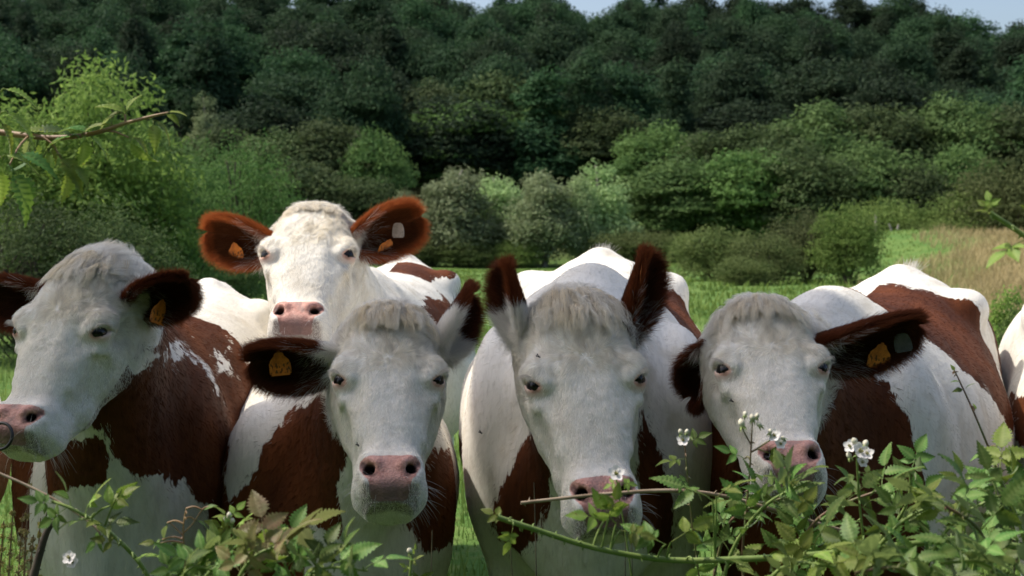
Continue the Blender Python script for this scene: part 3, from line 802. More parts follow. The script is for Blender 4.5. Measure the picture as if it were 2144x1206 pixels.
def trunk_mesh(name, H, W, ctr, seed, r0=None, base=.22, limbs=12, stems=1):
    rng = np.random.RandomState(seed); r0 = r0 or H * .020; parts = []
    for s in range(stems):
        off = rng.randn(2) * W * .05 * (stems > 1)
        P = np.array([(off[0] * t * 3 + rng.randn() * .02 * H * (t > 0), off[1] * t * 3 + rng.randn() * .02 * H * (t > 0), H * .82 * t - .3 * (t == 0)) for t in np.linspace(0, 1, 7)])
        parts.append(tube(smooth_line(P, 12), np.linspace(r0, r0 * .25, 12), 7))
        for c in ctr[rng.choice(len(ctr), min(limbs, len(ctr)), replace=False)]:
            z = np.clip(c[2] - .25 * W - .05 * H, H * base * .5, H * .75); i = z / (H * .82) * 6
            b = P[min(int(i), 5)] + (P[min(int(i), 5) + 1] - P[min(int(i), 5)]) * (i - int(i))
            m = (b + c) / 2 + (0, 0, -.04 * H); parts.append(tube(smooth_line([b, m, c], 6), np.linspace(r0 * .42, r0 * .08, 6), 5))
    V, Q = merge(parts); return np_mesh(name, V, Q)
def foliage_material(name, c1, c2, trans=.32, tip=None):
    m = NT(name); t = m.at('tone').outputs['Fac']; r = m.n('ShaderNodeObjectInfo').outputs['Random']
    c = m.mix(t, c1, c2)
    hs = m.n('ShaderNodeHueSaturation'); m.put(hs.inputs['Hue'], m.ramp(r, 0, 1, .488, .512)); m.put(hs.inputs['Value'], m.ramp(r, 0, 1, .62, 1.42)); m.put(hs.inputs['Saturation'], m.ramp(r, 0, 1, .85, 1.05))
    m.l(c, hs.inputs['Color']); col_ = hs.outputs[0]
    tc = m.mix(.6, col_, (.16, .22, .02), 'ADD') if tip is None else m.mix(.6, col_, tip, 'ADD')
    return m.leaf(col_, .6, .07, trans, col_)
def bark_material(name, c1, c2, sc=6):
    m = NT(name); o = m.obj(); n = m.noise(m.mapping(o, (1, 1, .25)), sc, 4, .65)
    return m.bsdf(m.mix(m.ramp(n, .3, .7), c1, c2), .85, .15, m.bump(n, .6, .02))
MAT_BARK = bark_material('bark', (.05, .042, .032), (.12, .10, .08)); MAT_PALEBARK = bark_material('pale_bark', (.22, .20, .17), (.34, .32, .28))
MAT_F = dict(dark=foliage_material('dark_foliage', (.022, .050, .025), (.050, .095, .040)),
             green=foliage_material('green_foliage', (.058, .110, .034), (.125, .190, .062)),
             pale=foliage_material('pale_foliage', (.19, .275, .11), (.34, .42, .21)),
             shrub=foliage_material('shrub_foliage', (.070, .110, .030), (.155, .195, .060)),
             bright=foliage_material('bright_foliage', (.095, .165, .040), (.24, .32, .08), .42))
KINDS = {}
def kind(key, variants, H, W, nclump, nleaf, size, mat, base=.2, shape='round', weep=0.0, bark=None, stems=1, r0=None, lay=.55):
    out = []
    for v in range(variants):
        me, ctr = crown_mesh(key + '_crown', H, W, nclump, nleaf, size, 100 * len(KINDS) + v, base, shape, lay, weep); me.materials.append(MAT_F[mat])
        tm = trunk_mesh(key + '_trunk', H, W, ctr, 7 + v, r0, base, 12, stems); tm.materials.append(bark or MAT_BARK); out.append((me, tm))
    KINDS[key] = (out, H, W)
kind('dark', 6, 14, 12, 95, 15000, .30, 'dark', base=.08)
kind('slim', 4, 16, 9, 90, 13000, .28, 'dark', base=.04, shape='cone')
kind('green', 6, 12, 9.5, 90, 15000, .24, 'green', base=.03)
kind('pale', 3, 10, 6.0, 80, 13000, .15, 'pale', base=.02, weep=.6, shape='cone', bark=MAT_PALEBARK)
kind('shrub', 4, 3.2, 4.2, 70, 12000, .075, 'shrub', base=.0, shape='shrub', stems=3)
RNG = random.Random(5)
def plant(name, key, x, y, H, W, label, cat, group, variant=None, sink=.2):
    V, h0, w0 = KINDS[key]; me, tm = V[RNG.randrange(len(V)) if variant is None else variant]
    r = empty(name, (x, y, float(terrain(x, y)) - sink), RNG.uniform(0, 6.28)); s = (W / w0, W / w0, H / h0)
    for nm, m in (('trunk', tm), ('crown', me)):
        o = link(nm, m, r); o.scale = s
    tag(r, label, cat, group); return r
def plant_px(name, key, u, vtop, dist, wpx, label, cat, group, variant=None, sink=.2):
    p = at(u, vtop, dist); z = float(terrain(p.x, dist)); return plant(name, key, p.x, dist, p.z - z + sink, wpx / FPX * dist, label, cat, group, variant, sink)
# the dark wood on the hill
y = 140.0
while y < 296:
    half = (1072 + 130) / FPX * y; n = int(2 * half / 9.5); 
    for i in range(n):
        x = -half + (i + .5 + RNG.uniform(-.38, .38)) * 2 * half / n; yy = y + RNG.uniform(-4, 4)
        k = 'slim' if RNG.random() < .33 else 'dark'
        plant('hill_tree', k, x, yy, RNG.uniform(11, 17) * (1.15 if k == 'slim' else 1), RNG.uniform(9, 16.5) * (.75 if k == 'slim' else 1), 'dark green broadleaf tree in the dense wood covering the hillside', 'tree', 'trees of the hillside wood')
    y += 13.5 + (y - 140) * .04
# lighter trees along the foot of the hill
for u, v, d, w in ((450, 250, 128, 190), (560, 260, 122, 210), (700, 238, 124, 230), (790, 265, 120, 150), (880, 160, 150, 190), (1040, 135, 152, 230), (960, 200, 142, 280), (1130, 200, 145, 200),
                   (1260, 215, 140, 220), (1390, 255, 128, 210), (1480, 262, 126, 200), (1600, 240, 124, 230), (1720, 195, 128, 260), (1830, 205, 132, 240), (1950, 190, 135, 250), (2060, 215, 130, 220), (2150, 200, 128, 220),
                   (1420, 330, 118, 240), (1560, 300, 117, 230), (1680, 300, 116, 250), (1820, 290, 118, 230), (1900, 320, 116, 200), (640, 330, 112, 240), (760, 350, 114, 200), (330, 260, 120, 240), (200, 250, 118, 260), (60, 240, 116, 260), (2000, 300, 120, 200)):
    plant_px('foothill_tree', 'green', u, v, d, w * 1.12, 'mid green broadleaf tree at the foot of the wooded hill', 'tree', 'green trees at the foot of the hill')
for u, v, d, w in ((955, 310, 110, 250), (1140, 318, 109, 225), (1255, 300, 112, 200), (1040, 330, 114, 190), (430, 165, 150, 120), (850, 380, 110, 120), (1215, 345, 110, 120), (905, 350, 111, 130)):
    plant_px('willow', 'pale', u, v, d, w, 'pale grey green drooping willow standing before the wood', 'tree', 'pale willows before the wood')
for u, v, d, w in ((870, 490, 108, 130), (985, 500, 108, 140), (1080, 505, 108, 120), (1330, 478, 108, 200), (1430, 490, 107, 150), (1880, 420, 104, 210), (2110, 345, 100, 260), (2030, 400, 101, 180), (1940, 470, 100, 130), (620, 470, 104, 220)):
    plant_px('field_shrub', 'shrub', u, v, d, w * 1.1, 'low bushy shrub along the far edge of the meadow', 'shrub', 'shrubs along the far edge of the meadow')
for u, v, d, w in ((1500, 478, 44, 190), (1600, 490, 42, 150), (1690, 440, 45, 170), (1775, 432, 43, 150), (1560, 540, 40, 140)):
    plant_px('hedge_shrub', 'shrub', u, v, d, w * 1.15, 'olive green hawthorn shrub in the clump amid the meadow', 'shrub', 'hawthorn clump in the meadow')
# ---------------------------------------------------------------- the herd
COAT = coat_material('cow_coat')
COWS = [
 dict(key='ring', seed=3, pos=(-.985, 3.22), yaw=4, scale=1.02, fat=.86, eyes=at(120, 690, 2.60), head=(-17, 36, 0), hscale=.90, hwide=.97, nose=.88, jaw=.088, lid=(.44, .48),
      ears=(dict(d=(-1, .25, -.05), o=(-.2, -1, -.3)), dict(d=(.72, -.40, .20), o=(.25, -.8, -.55), L=.20, W=.062)),
      label='white faced cow with a metal nose ring, head turned aside'),
 dict(key='tall', seed=5, pos=(-.60, 4.92), yaw=-3, scale=1.05, fat=.95, eyes=at(643, 530, 3.90), head=(2, 51, 0), hscale=1.20, nose=.90, hwide=.94, lid=(.46, .46), ear_col=(.20, .066, .020), ear_rim=1.3, lock=dict(len=.045, n=.9, warm=.5), fur=.7,
      ears=(dict(d=(-1, .05, .14), o=(-.1, -1, -.35), L=.235, W=.066), dict(d=(1, .05, .34), o=(.1, -1, -.25), L=.235, W=.066)),
      label='cow with raised head resting its muzzle over another cow\'s back'),
 dict(key='mid', seed=8, pos=(-.45, 3.28), yaw=10, scale=.93, fat=1.08, eyes=at(815, 792, 2.70), head=(7, 46, 1), hscale=1.02, hwide=.91, nose=.92, lock=dict(len=.11, warm=1.0),
      ears=(dict(d=(-1, .10, -.10), o=(-.1, -1, -.45), white=.22, L=.265), dict(d=(.50, .45, .58), o=(.9, -.35, -.1), white=.5, L=.20)),
      label='cow over whose back the raised cow rests its muzzle, one tagged ear out sideways'),
 dict(key='upright', seed=11, pos=(.205, 3.36), yaw=-5, scale=1.09, fat=1.03, eyes=at(1228, 796, 2.68), head=(2, 37, -4), hscale=1.06, hwide=.95, nose=.96, lock=dict(len=.12, warm=.8, sweep=.15),
      ears=(dict(d=(-.30, .10, .80), o=(-.9, -.45, .0), white=.45, L=.185, W=.050), dict(d=(.40, .10, .92), o=(.85, -.6, .0), L=.205, W=.054)),
      label='cow with both ears pricked upright behind the bare twig'),
 dict(key='droop', seed=14, pos=(.80, 3.30), yaw=-25, scale=1.05, fat=1.0, eyes=at(1618, 768, 2.70), head=(-4, 50, -2), hscale=1.03, hwide=.91, nose=.95, lid=(.42, .46), lock=dict(len=.11, warm=.6, sweep=-.12),
      ears=(dict(d=(-.30, .45, -.62), o=(-.8, -.6, .0), L=.175, W=.05), dict(d=(1, .0, .16), o=(.0, -1, -.65), L=.31, W=.066)),
      label='cow with one drooping ear, the other stretched sideways, brown saddle on its back'),
 dict(key='left_edge', seed=21, pos=(-1.66, 3.25), yaw=25, scale=1.02, fat=.98, eyes=Vector((-1.47, 2.66, 1.30)), head=(12, 38, 0), fur=.35, coarse=1,
      ears=(dict(d=(-1, .1, .0), o=(-.1, -1, -.3)), dict(d=(.55, .55, .55), o=(.6, -.8, 0), L=.20)),
      label='cow beside the ringed one, only its brown and white shoulder showing'),
 dict(key='right_edge', seed=25, pos=(1.90, 3.20), yaw=-8, scale=1.03, fat=1.0, eyes=Vector((1.90, 2.66, 1.30)), head=(6, 40, 0), fur=.35, coarse=1,
      ears=(dict(d=(-.4, .5, .7), o=(-.6, -.8, 0), L=.20), dict(d=(1, .1, .0), o=(.1, -1, -.3))),
      label='cow beyond the brown saddled one, only its shoulder edge showing'),
]
# brown patches: 'F' outlines in the cow's own (x, z) up to a given distance behind the shoulder, 'L' / 'R' outlines in (y, z) on one flank
PATCHES = {
 'ring': [('F', [(.000, 1.36), (.090, 1.42), (.165, 1.405), (.205, 1.350), (.150, 1.335), (.190, 1.290), (.212, 1.232), (.165, 1.34), (.195, 1.29), (.245, 1.19), (.34, 1.10), (.34, .99),
                 (.30, .88), (.239, .860), (.217, .941), (.187, 1.01), (.160, .985), (.146, 1.042), (.112, 1.05), (.085, 1.106), (.06, 1.20), (.000, 1.26)], .55),
          ('F', [(-.115, 1.135), (.057, 1.158), (.075, 1.11), (.057, 1.047), (-.013, 1.036), (-.09, 1.02)], .1), ('F', [(-.4, 1.05), (-.17, 1.10), (-.15, .9), (-.4, .82)], .4)],
 'tall': [('F', [(-.40, 1.413), (-.20, 1.395), (-.18, 1.0), (-.40, 1.0)], .3), ('L', [(.9, 1.435), (1.25, 1.47), (1.3, 1.40), (1.0, 1.36)], 3), ('F', [(.205, 1.325), (.34, 1.27), (.34, 1.15), (.255, 1.20)], 1.0)],
 'mid': [('F', [(.011, 1.25), (-.083, 1.214), (-.141, 1.146), (-.193, 1.077), (-.222, 1.009), (-.258, .958), (-.275, .859), (-.27, .70), (-.100, .74), (-.093, .803), (-.068, .928), (-.017, .915), (-.004, 1.115)], .35),
         ('F', [(-.310, 1.10), (-.278, 1.14), (-.268, 1.066), (-.285, .995), (-.268, .935), (-.295, .85), (-.36, .84), (-.36, 1.02)], .9),
         ('F', [(.231, 1.075), (.40, .98), (.40, .80), (.221, .806), (.151, .904), (.181, .971)], .4), ('F', [(.10, 1.27), (.325, 1.22), (.34, 1.07), (.25, 1.10)], .3)],
 'upright': [('F', [(-.110, 1.15), (-.171, 1.057), (-.217, .976), (-.238, .859), (-.207, .793), (-.103, .874), (-.084, 1.036)], .1),
             ('F', [(.132, 1.185), (.181, 1.081), (.211, .962), (.211, .804), (.141, .845), (.113, 1.028)], .1),
             ('L', [(.45, 1.44), (.95, 1.42), (1.15, 1.40), (1.2, 1.30), (.9, 1.27), (.5, 1.25), (.25, 1.30)], 3), ('R', [(.2, .95), (.9, .98), (1.0, .4), (.1, .4)], 3)],  # right-flank outline paints the shade low on that side as brown coat
 'droop': [('F', [(-.02, 1.33), (.13, 1.30), (.190, 1.234), (.238, 1.156), (.270, 1.064), (.285, .922), (.26, .6), (-.4, .6), (-.4, 1.15), (-.15, 1.25)], .38),
           ('L', [(.30, 1.46), (.985, 1.436), (1.131, 1.404), (1.161, 1.334), (1.152, 1.243), (1.02, 1.118), (.92, .98), (.76, 1.02), (.60, 1.136), (.49, 1.203), (.43, 1.266), (.26, 1.335), (.201, 1.383)], 3),
           ('L', [(1.42, 1.30), (1.62, 1.30), (1.6, .9), (1.25, .9), (1.36, 1.1)], 3)],
 'left_edge': [('F', [(.10, 1.12), (.45, 1.11), (.45, 1.40), (.10, 1.40)], .6), ('F', [(.26, 1.02), (.45, 1.03), (.45, .70), (.22, .70)], .6)],
 'right_edge': [('F', [(-.60, 1.12), (-.40, 1.15), (-.375, 1.06), (-.40, .95), (-.60, .85)], 1.5), ('F', [(-.36, 1.03), (-.30, 1.1), (-.25, .8), (-.38, .7)], .8)],
}
for c in COWS:
    c['patches'] = PATCHES[c['key']]
    c['mat'] = COAT
    if FURQ is not None: c['fur'] = c.get('fur', 1.0) * FURQ
    make_cow(c, .7 if c.get('coarse') else 1.1)
    print('cow', c['key'], len(c['api']['V']), round(time.time() - T0, 1))
# ---------------------------------------------------------------- shade tree outside the picture, overhanging branch
kind('near', 3, 4.2, 3.0, 110, 12000, .060, 'bright', base=.02, shape='round', lay=.8)
kind('bush', 3, 4.0, 3.6, 90, 15000, .055, 'green', base=.0, shape='shrub', stems=3, lay=.8)
for u, v, d, w, L in ((222, 80, 18, 400, 'young bright green tree with yellowish sunlit top shoots'), (50, 170, 17.5, 400, 'bright green leafy sapling left of the tallest young tree')):
    plant_px('young_tree', 'near', u, v, d, w, L, 'tree', None)
for u, v, d, w, L in ((350, 270, 19, 300, 'dense green bush right of the young bright tree'), (505, 268, 27, 260, 'tall glossy green bush behind the raised cow'), (60, 400, 15.5, 360, 'bushy green undergrowth below the young trees'),
                      (250, 420, 16, 330, 'shadowed green bush behind the ringed cow'), (600, 470, 30, 240, 'low dark bush behind the raised cow\'s head'), (430, 450, 24, 260, 'rounded green bush behind the ringed cow\'s rump')):
    plant_px('leafy_bush', 'bush', u, v, d, w, L, 'bush', None)

def blade(L, W, rows=9, fold=.25, curl=.25, teeth=.10, wave=.06, tipness=1.5, seed=0):
    """one toothed leaf blade: x along the midrib, z up. Returns V, Q, vein value"""
    rng = np.random.RandomState(seed); us = np.linspace(0, 1, 2 * rows + 1); V, A = [], []
    for i, u in enumerate(us):
        w = W * (math.sin(math.pi * min(u ** .72, 1)) ** .85 if 0 < u < 1 else 0) * (1 - .25 * u)
        w *= (1 + teeth) if i % 2 else (1 - teeth); w *= (1 - u) ** .30
        x = L * u; zc = -curl * L * u * u
        for k, t in enumerate((-1, -.5, 0, .5, 1)):
            z = zc + abs(t) * w * fold + (wave * W * math.sin(i * math.pi / 1.0 + .5) * (abs(t) == .5)) - (.22 * w * (abs(t) == 1) * curl) + rng.randn() * .012 * W
            V.append((x + (.05 * L * abs(t) if 0 < u < 1 else 0), t * w, z)); A.append(1.0 if t == 0 else (.45 if (i % 2 and abs(t) == .5) else 0.0))
    Q = []
    for i in range(len(us) - 1):
        for k in range(4): a = i * 5 + k; Q.append((a, a + 5, a + 6, a + 1))
    return np.array(V, dtype=np.float64), np.array(Q), np.array(A)
def rot_place(V, ang, off, tilt=0.0):
    c, s = math.cos(ang), math.sin(ang); X = V.copy(); ct, st_ = math.cos(tilt), math.sin(tilt)
    x = V[:, 0] * ct + V[:, 2] * st_; z = -V[:, 0] * st_ + V[:, 2] * ct
    X[:, 0] = x * c - V[:, 1] * s; X[:, 1] = x * s + V[:, 1] * c; X[:, 2] = z
    return X + np.array(off)
def compound(name, n, seed, L=.070, pet=.045, mat=None, curl=.25, fold=.25):
    rng = np.random.RandomState(seed); P, A, o = [], [], 0
    spec = {1: [(0, 0, 1.0)], 3: [(0, .020, 1.0), (1.15, 0, .80), (-1.15, 0, .80)], 5: [(0, .022, 1.0), (1.0, .004, .88), (-1.0, .004, .88), (1.75, -.004, .62), (-1.75, -.004, .62)]}[n]
    for a, ex, s in spec:
        v, q, at_ = blade(L * s, L * s * (.30 + .05 * rng.rand()), 9, fold * (.6 + .8 * rng.rand()), curl * (.5 + rng.rand()), .20, .26, seed=rng.randint(999))
        P.append((rot_place(v, a + rng.randn() * .12, (pet + ex, 0, 0), rng.uniform(-.25, .45)), q)); A.append(at_)
        if ex > .01: P.append(tube([(pet - .002, 0, 0), (pet + ex, 0, 0)], .0008, 4)); A.append(np.full(8, 1.0))
    t = tube(smooth_line([(0, 0, -.004), (pet * .5, 0, .003), (pet, 0, 0)], 4), [.0014, .0012, .0011, .0010], 5); P.append(t); A.append(np.full(len(t[0]), 1.0))
    V, Q = merge(P); me = np_mesh(name, V, Q); attr(me, 'vein', np.concatenate(A)); me.materials.append(mat); return me
def leaf_material(name, c1, c2, under, vein, trans=.35):
    m = NT(name); o = m.obj(); r = m.n('ShaderNodeObjectInfo').outputs['Random']
    c = m.mix(m.ramp(m.noise(o, 30, 3, .6), .35, .7), c1, c2)
    c = m.mix(m.math('MULTIPLY', m.at('vein').outputs['Fac'], .6), c, vein)
    c = m.mix(m.ramp(m.noise(o, 70, 3, .6), .66, .76), c, (.16, .10, .04))
    hs = m.n('ShaderNodeHueSaturation'); m.put(hs.inputs['Hue'], m.ramp(r, 0, 1, .48, .515)); m.put(hs.inputs['Value'], m.ramp(r, 0, 1, .55, 1.25)); m.l(c, hs.inputs['Color'])
    bf = m.n('ShaderNodeNewGeometry').outputs['Backfacing']
    c = m.mix(bf, hs.outputs[0], under)
    return m.leaf(c, .5, .28, trans, m.mix(.5, c, (.25, .32, .03)), m.bump(m.noise(o, 120, 2), .25, .001))
ML = dict(green=leaf_material('bramble_leaf', (.070, .165, .035), (.135, .250, .055), (.25, .32, .17), (.27, .37, .12)),
          young=leaf_material('young_leaf', (.17, .28, .045), (.27, .37, .07), (.33, .39, .18), (.36, .43, .14), .45),
          brown=leaf_material('bronzed_leaf', (.20, .20, .075), (.26, .17, .09), (.30, .28, .18), (.30, .27, .14)),
          branch=leaf_material('branch_leaf', (.050, .15, .035), (.09, .21, .05), (.14, .23, .10), (.17, .27, .08), .38))
LEAF = {k: [compound(k + '_leaf', n, 40 + i + 10 * j, mat=ML[k], L=L, pet=p) for i, (n, L, p) in enumerate(((3, .068, .04), (3, .060, .03), (5, .066, .045), (3, .055, .03)))] for j, k in enumerate(('green', 'young', 'brown'))}
SMALL = {k: [compound('small_leaf', 1, 90 + i, mat=ML[k], L=.042, pet=.008, curl=.35) for i in range(3)] for k in ('green', 'young', 'branch')}
BRANCHLEAF = [compound('branch_leaf', 1, 70 + i, mat=ML['branch'], L=.062, pet=.012, curl=.55, fold=.35) for i in range(3)]
BRANCHYOUNG = [compound('branch_leaf', 1, 80 + i, mat=ML['young'], L=.052, pet=.010, curl=.45, fold=.35) for i in range(3)]
def stem_material(name, c1, c2, rough=.5):
    m = NT(name); n = m.noise(m.mapping(m.obj(), (1, 1, 1)), 25, 3); return m.bsdf(m.mix(m.ramp(n, .35, .65), c1, c2), rough, .3, m.bump(n, .3, .002))
MS = dict(green=stem_material('green_stem', (.13, .20, .05), (.20, .27, .08)), red=stem_material('red_stem', (.17, .10, .07), (.14, .16, .06)),
          dry=stem_material('dry_twig', (.20, .15, .10), (.33, .26, .19), .8), dark=stem_material('dark_stick', (.035, .028, .022), (.08, .065, .05), .85), brown=stem_material('brown_stem', (.22, .13, .08), (.30, .20, .10)))
def frame_from(d, n):
    X = unit(np.array(d, dtype=float)); Z = np.array(n, dtype=float); Z = unit(Z - X * (Z @ X)); Y = np.cross(Z, X)
    return Matrix(np.stack([X, Y, Z], 1).tolist()).to_4x4()
def put_leaf(root, me, pos, d, n, s=1.0, name='leaf'):
    o = link(name, me, root); M = Matrix.Translation(pos) @ frame_from(d, n) @ Matrix.Scale(s, 4); o.matrix_local = M; return o
def flower_meshes():
    rng = np.random.RandomState(3); P = []
    for k in range(5):
        us = np.linspace(0, 1, 6); V = []
        for u in us:
            w = .0062 * math.sin(math.pi * min(.12 + u * .80, 1)) ** .8
            for t in (-1, 0, 1): V.append((.0025 + .0115 * u, t * w, .0035 * u * u + .0012 * abs(t) + rng.randn() * .0004))
        Q = [(i * 3 + j, i * 3 + 3 + j, i * 3 + 4 + j, i * 3 + 1 + j) for i in range(5) for j in (0, 1)]
        P.append((rot_place(np.array(V), k * 2 * math.pi / 5 + rng.randn() * .1, (0, 0, 0)), np.array(Q)))
    V, Q = merge(P); petals = np_mesh('petals', V, Q)
    S = [tube([(0, 0, 0), (math.cos(a) * r, math.sin(a) * r, .0055)], [.0003, .00055], 4) for a, r in [(rng.rand() * 6.28, .0035 * rng.rand() ** .5 + .0008) for _ in range(26)]]
    V, Q = merge(S); stamen = np_mesh('stamens', V, Q)
    S = []
    for k in range(5):
        v, q, _ = blade(.009, .0022, 3, .2, .6, 0, 0); S.append((rot_place(v, k * 1.2566 + .6, (0, 0, -.001), .5), q))
    S.append(tube([(0, 0, .001), (0, 0, -.004)], [.003, .0012], 6)); V, Q = merge(S); sep = np_mesh('sepals', V, Q)
    bud = tube(np.array([(0, 0, z) for z in (-.004, -.001, .002, .005, .007)]), [.0012, .0038, .0044, .0030, .0004], 8); budm = np_mesh('bud', *bud)
    return petals, stamen, sep, budm
PETAL, STAMEN, SEPAL, BUD = flower_meshes()
PETAL.materials.append(NT('petal').leaf((.82, .80, .80), .6, .2, .3)); STAMEN.materials.append(NT('stamen').bsdf((.50, .48, .20), .7)); SEPAL.materials.append(MS['green'])
BUD.materials.append(NT('bud').bsdf((.62, .60, .48), .7))
def put_flower(root, pos, n, s=1.0, bud=False):
    o = link('bud' if bud else 'flower', BUD if bud else PETAL, root); d = Vector(n).orthogonal()
    o.matrix_local = Matrix.Translation(pos) @ frame_from(d, n) @ Matrix.Scale(s, 4)
    for nm, me in ((('sepals', SEPAL),) if bud else (('stamens', STAMEN), ('sepals', SEPAL))): link(nm, me, o)
    return o
def thorny(pts, rad, thorns, rng, seg=7):
    P = [tube(pts, rad, seg)]
    rad = np.asarray(rad) * np.ones(len(pts))
    for _ in range(thorns):
        i = rng.randint(1, len(pts) - 1); t = unit(pts[i] - pts[i - 1]); n = unit(np.cross(t, rng.randn(3))); p = pts[i] + (pts[i + 1] - pts[i]) * rng.rand()
        P.append(tube([p + n * rad[i] * .6, p + n * (rad[i] + .0028) - t * .0008, p + n * (rad[i] + .0050) - t * .0022], [.0016, .0009, .0001], 5))
    return P
def bramble(name, label, cat, cane, r0=.004, r1=.002, mat='green', thorns=30, leaves=(), auto=0, auto_from=.2, kind_='green', size=1.0, flowers=(), seed=1, small=False, group=None, twigs=()):
    """cane and leaf places are given as (u, v, distance) points of the photograph turned into metres; everything hangs on one plant"""
    rng = np.random.RandomState(seed); C = [np.array(at(*p)) for p in cane]
    root = empty(name, tuple(C[0])); o0 = C[0]; n = max(10, len(C) * 7); L = smooth_line([c - o0 for c in C], n); rad = np.linspace(r0, r1, n)
    P = thorny(L, rad, thorns, rng)
    def near(p): i = int(np.argmin(((L - p) ** 2).sum(1))); return L[i], rad[i]
    for tw in twigs:
        T = [np.array(at(*p)) - o0 for p in tw]; b, r = near(T[0]); T = smooth_line([b] + T[1:], 8); P.append(tube(T, np.linspace(min(r, .0018), .0009, 8), 5))
    spots = []
    for lf in leaves:
        u, v, d, du, dv = lf[:5]; k = lf[5] if len(lf) > 5 else kind_; s = lf[6] if len(lf) > 6 else 1.0; dd = lf[7] if len(lf) > 7 else rng.uniform(-.4, .4)
        p = np.array(at(u, v, d)) - o0; b, r = near(p)
        if np.linalg.norm(b - p) > .006:
            P.append(tube(smooth_line([b, (b + p) / 2 + (0, 0, .004), p], 6), np.linspace(.0017, .0012, 6), 5))
        spots.append((p, np.array((du, dd * math.hypot(du, dv), -dv), dtype=float), k, s))
    for i in range(auto):
        f = auto_from + (1 - auto_from) * (i + rng.rand() * .6) / auto; j = min(int(f * (n - 1)), n - 2); p = L[j] + (L[j + 1] - L[j]) * rng.rand(); t = unit(L[j + 1] - L[j])
        a = i * 2.4 + rng.rand(); sd = np.array((math.cos(a), math.sin(a) * .8, .35 + .5 * rng.rand())); spots.append((p, unit(t * .35 + sd), kind_ if rng.rand() > .12 else ('young' if kind_ == 'green' else 'green'), .75 + .45 * rng.rand()))
    V, Q = merge(P); link('stem', np_mesh('stem', V, Q), root, MS[mat])
    for p, d, k, s in spots:
        nrm = np.array((rng.randn() * .55, -.40 + rng.randn() * .5, .80))
        lib = SMALL[k] if small else LEAF[k]; put_leaf(root, lib[rng.randint(len(lib))], Vector(p), d, nrm, s * size * .64)
    for u, v, d, s, bud in flowers:
        p = np.array(at(u, v, d)) - o0; b, r = near(p)
        put_flower(root, Vector(p), (rng.randn() * .3, -.75, .55) if not bud else (rng.randn() * .4, rng.randn() * .3, 1), s * (1 if bud else .78), bud)
    return tag(root, label, cat, group)

# right hand tangle
D = 1.72
bramble('bramble', 'long green thorny bramble cane arching across in front of the pricked-eared cow', 'bramble',
    [(2230, 1165, 1.80), (2040, 1130, 1.78), (1900, 1140, 1.75), (1720, 1160, D), (1560, 1170, D), (1400, 1172, D), (1250, 1148, 1.70), (1120, 1108, 1.68), (1040, 1082, 1.66)], .0052, .0036, 'green', 46,
    leaves=[(1290, 1098, 1.70, -40, -60, 'young', .9), (1265, 1090, 1.70, -90, -30, 'young', .8), (1275, 1085, 1.69, 20, -60, 'young', .6), (1300, 1110, 1.70, 60, 10, 'young', .6), (1395, 1140, 1.70, -60, -20, 'green', .8), (1405, 1135, 1.70, 60, -35, 'young', .9),
            (1492, 1045, 1.68, -80, -30, 'green', 1.05, .2), (1500, 1040, 1.70, 90, -50, 'young', .9), (1060, 1090, 1.66, -20, -10, 'young', .45), (1075, 1100, 1.66, -15, 50, 'young', .5), (1700, 1150, 1.70, 50, -110, 'green', 1.1), (1850, 1140, 1.72, 100, -60, 'green', 1.1),
            (1600, 1165, 1.70, 40, 60, 'young', 1.0), (1780, 1150, 1.70, -70, 60, 'young', 1.0), (1950, 1130, 1.74, 60, 70, 'green', 1.2), (2060, 1130, 1.74, 70, -80, 'green', 1.2), (1450, 1170, 1.70, 40, 70, 'green', .9)], seed=2)
bramble('dry_twig', 'bare broken brown twig pointing at the pricked-eared cow\'s nose', 'twig', [(1790, 1120, 2.0), (1640, 1075, 1.95), (1520, 1040, 1.92), (1405, 1027, 1.90), (1250, 1036, 1.88), (1090, 1053, 1.86)], .0038, .0026, 'dry', 10, seed=4)
bramble('bramble', 'flowering bramble spray with tall white blossom cluster beside a dry seed spike', 'bramble', [(1830, 1300, 1.86), (1815, 1180, 1.84), (1800, 1060, 1.82), (1793, 940, 1.80)], .0026, .0014, 'green', 14,
    leaves=[(1800, 1000, 1.82, -60, 0, 'green', .55), (1800, 990, 1.82, 50, -5, 'green', .5), (1805, 1060, 1.82, 90, -40, 'green', .95), (1800, 1090, 1.82, -100, 10, 'green', .9), (1808, 1130, 1.82, 70, -40, 'young', .9)],
    flowers=[(1800, 945, 1.78, 1.15, False), (1780, 935, 1.79, .9, False), (1815, 950, 1.78, .9, False), (1790, 925, 1.79, 1.0, True), (1812, 930, 1.79, 1.0, True), (1778, 955, 1.79, .9, True), (1805, 968, 1.79, .8, False)], seed=6)
bramble('bramble', 'budding bramble sprig with small white buds before the droop-eared cow\'s nose', 'bramble', [(1560, 1290, 1.92), (1555, 1150, 1.90), (1568, 1010, 1.88), (1575, 885, 1.86)], .0024, .0010, 'red', 10,
    leaves=[(1560, 960, 1.88, -50, -20, 'green', .75), (1565, 990, 1.88, 60, 10, 'green', .7), (1600, 945, 1.87, 50, 20, 'green', .6), (1562, 1040, 1.88, -70, 20, 'green', .8), (1560, 1080, 1.88, 80, 0, 'green', .8)],
    twigs=[[(1570, 950, 1.87), (1600, 930, 1.86), (1622, 915, 1.85)], [(1572, 930, 1.87), (1558, 905, 1.86), (1553, 890, 1.85)]],
    flowers=[(1575, 876, 1.85, 1.0, True), (1585, 872, 1.85, .8, True), (1590, 890, 1.85, .9, True), (1553, 888, 1.85, 1.2, True), (1560, 868, 1.85, .8, True), (1622, 912, 1.85, .9, False), (1612, 905, 1.85, .8, True), (1640, 918, 1.85, .7, True), (1635, 930, 1.85, .8, False)], seed=8)
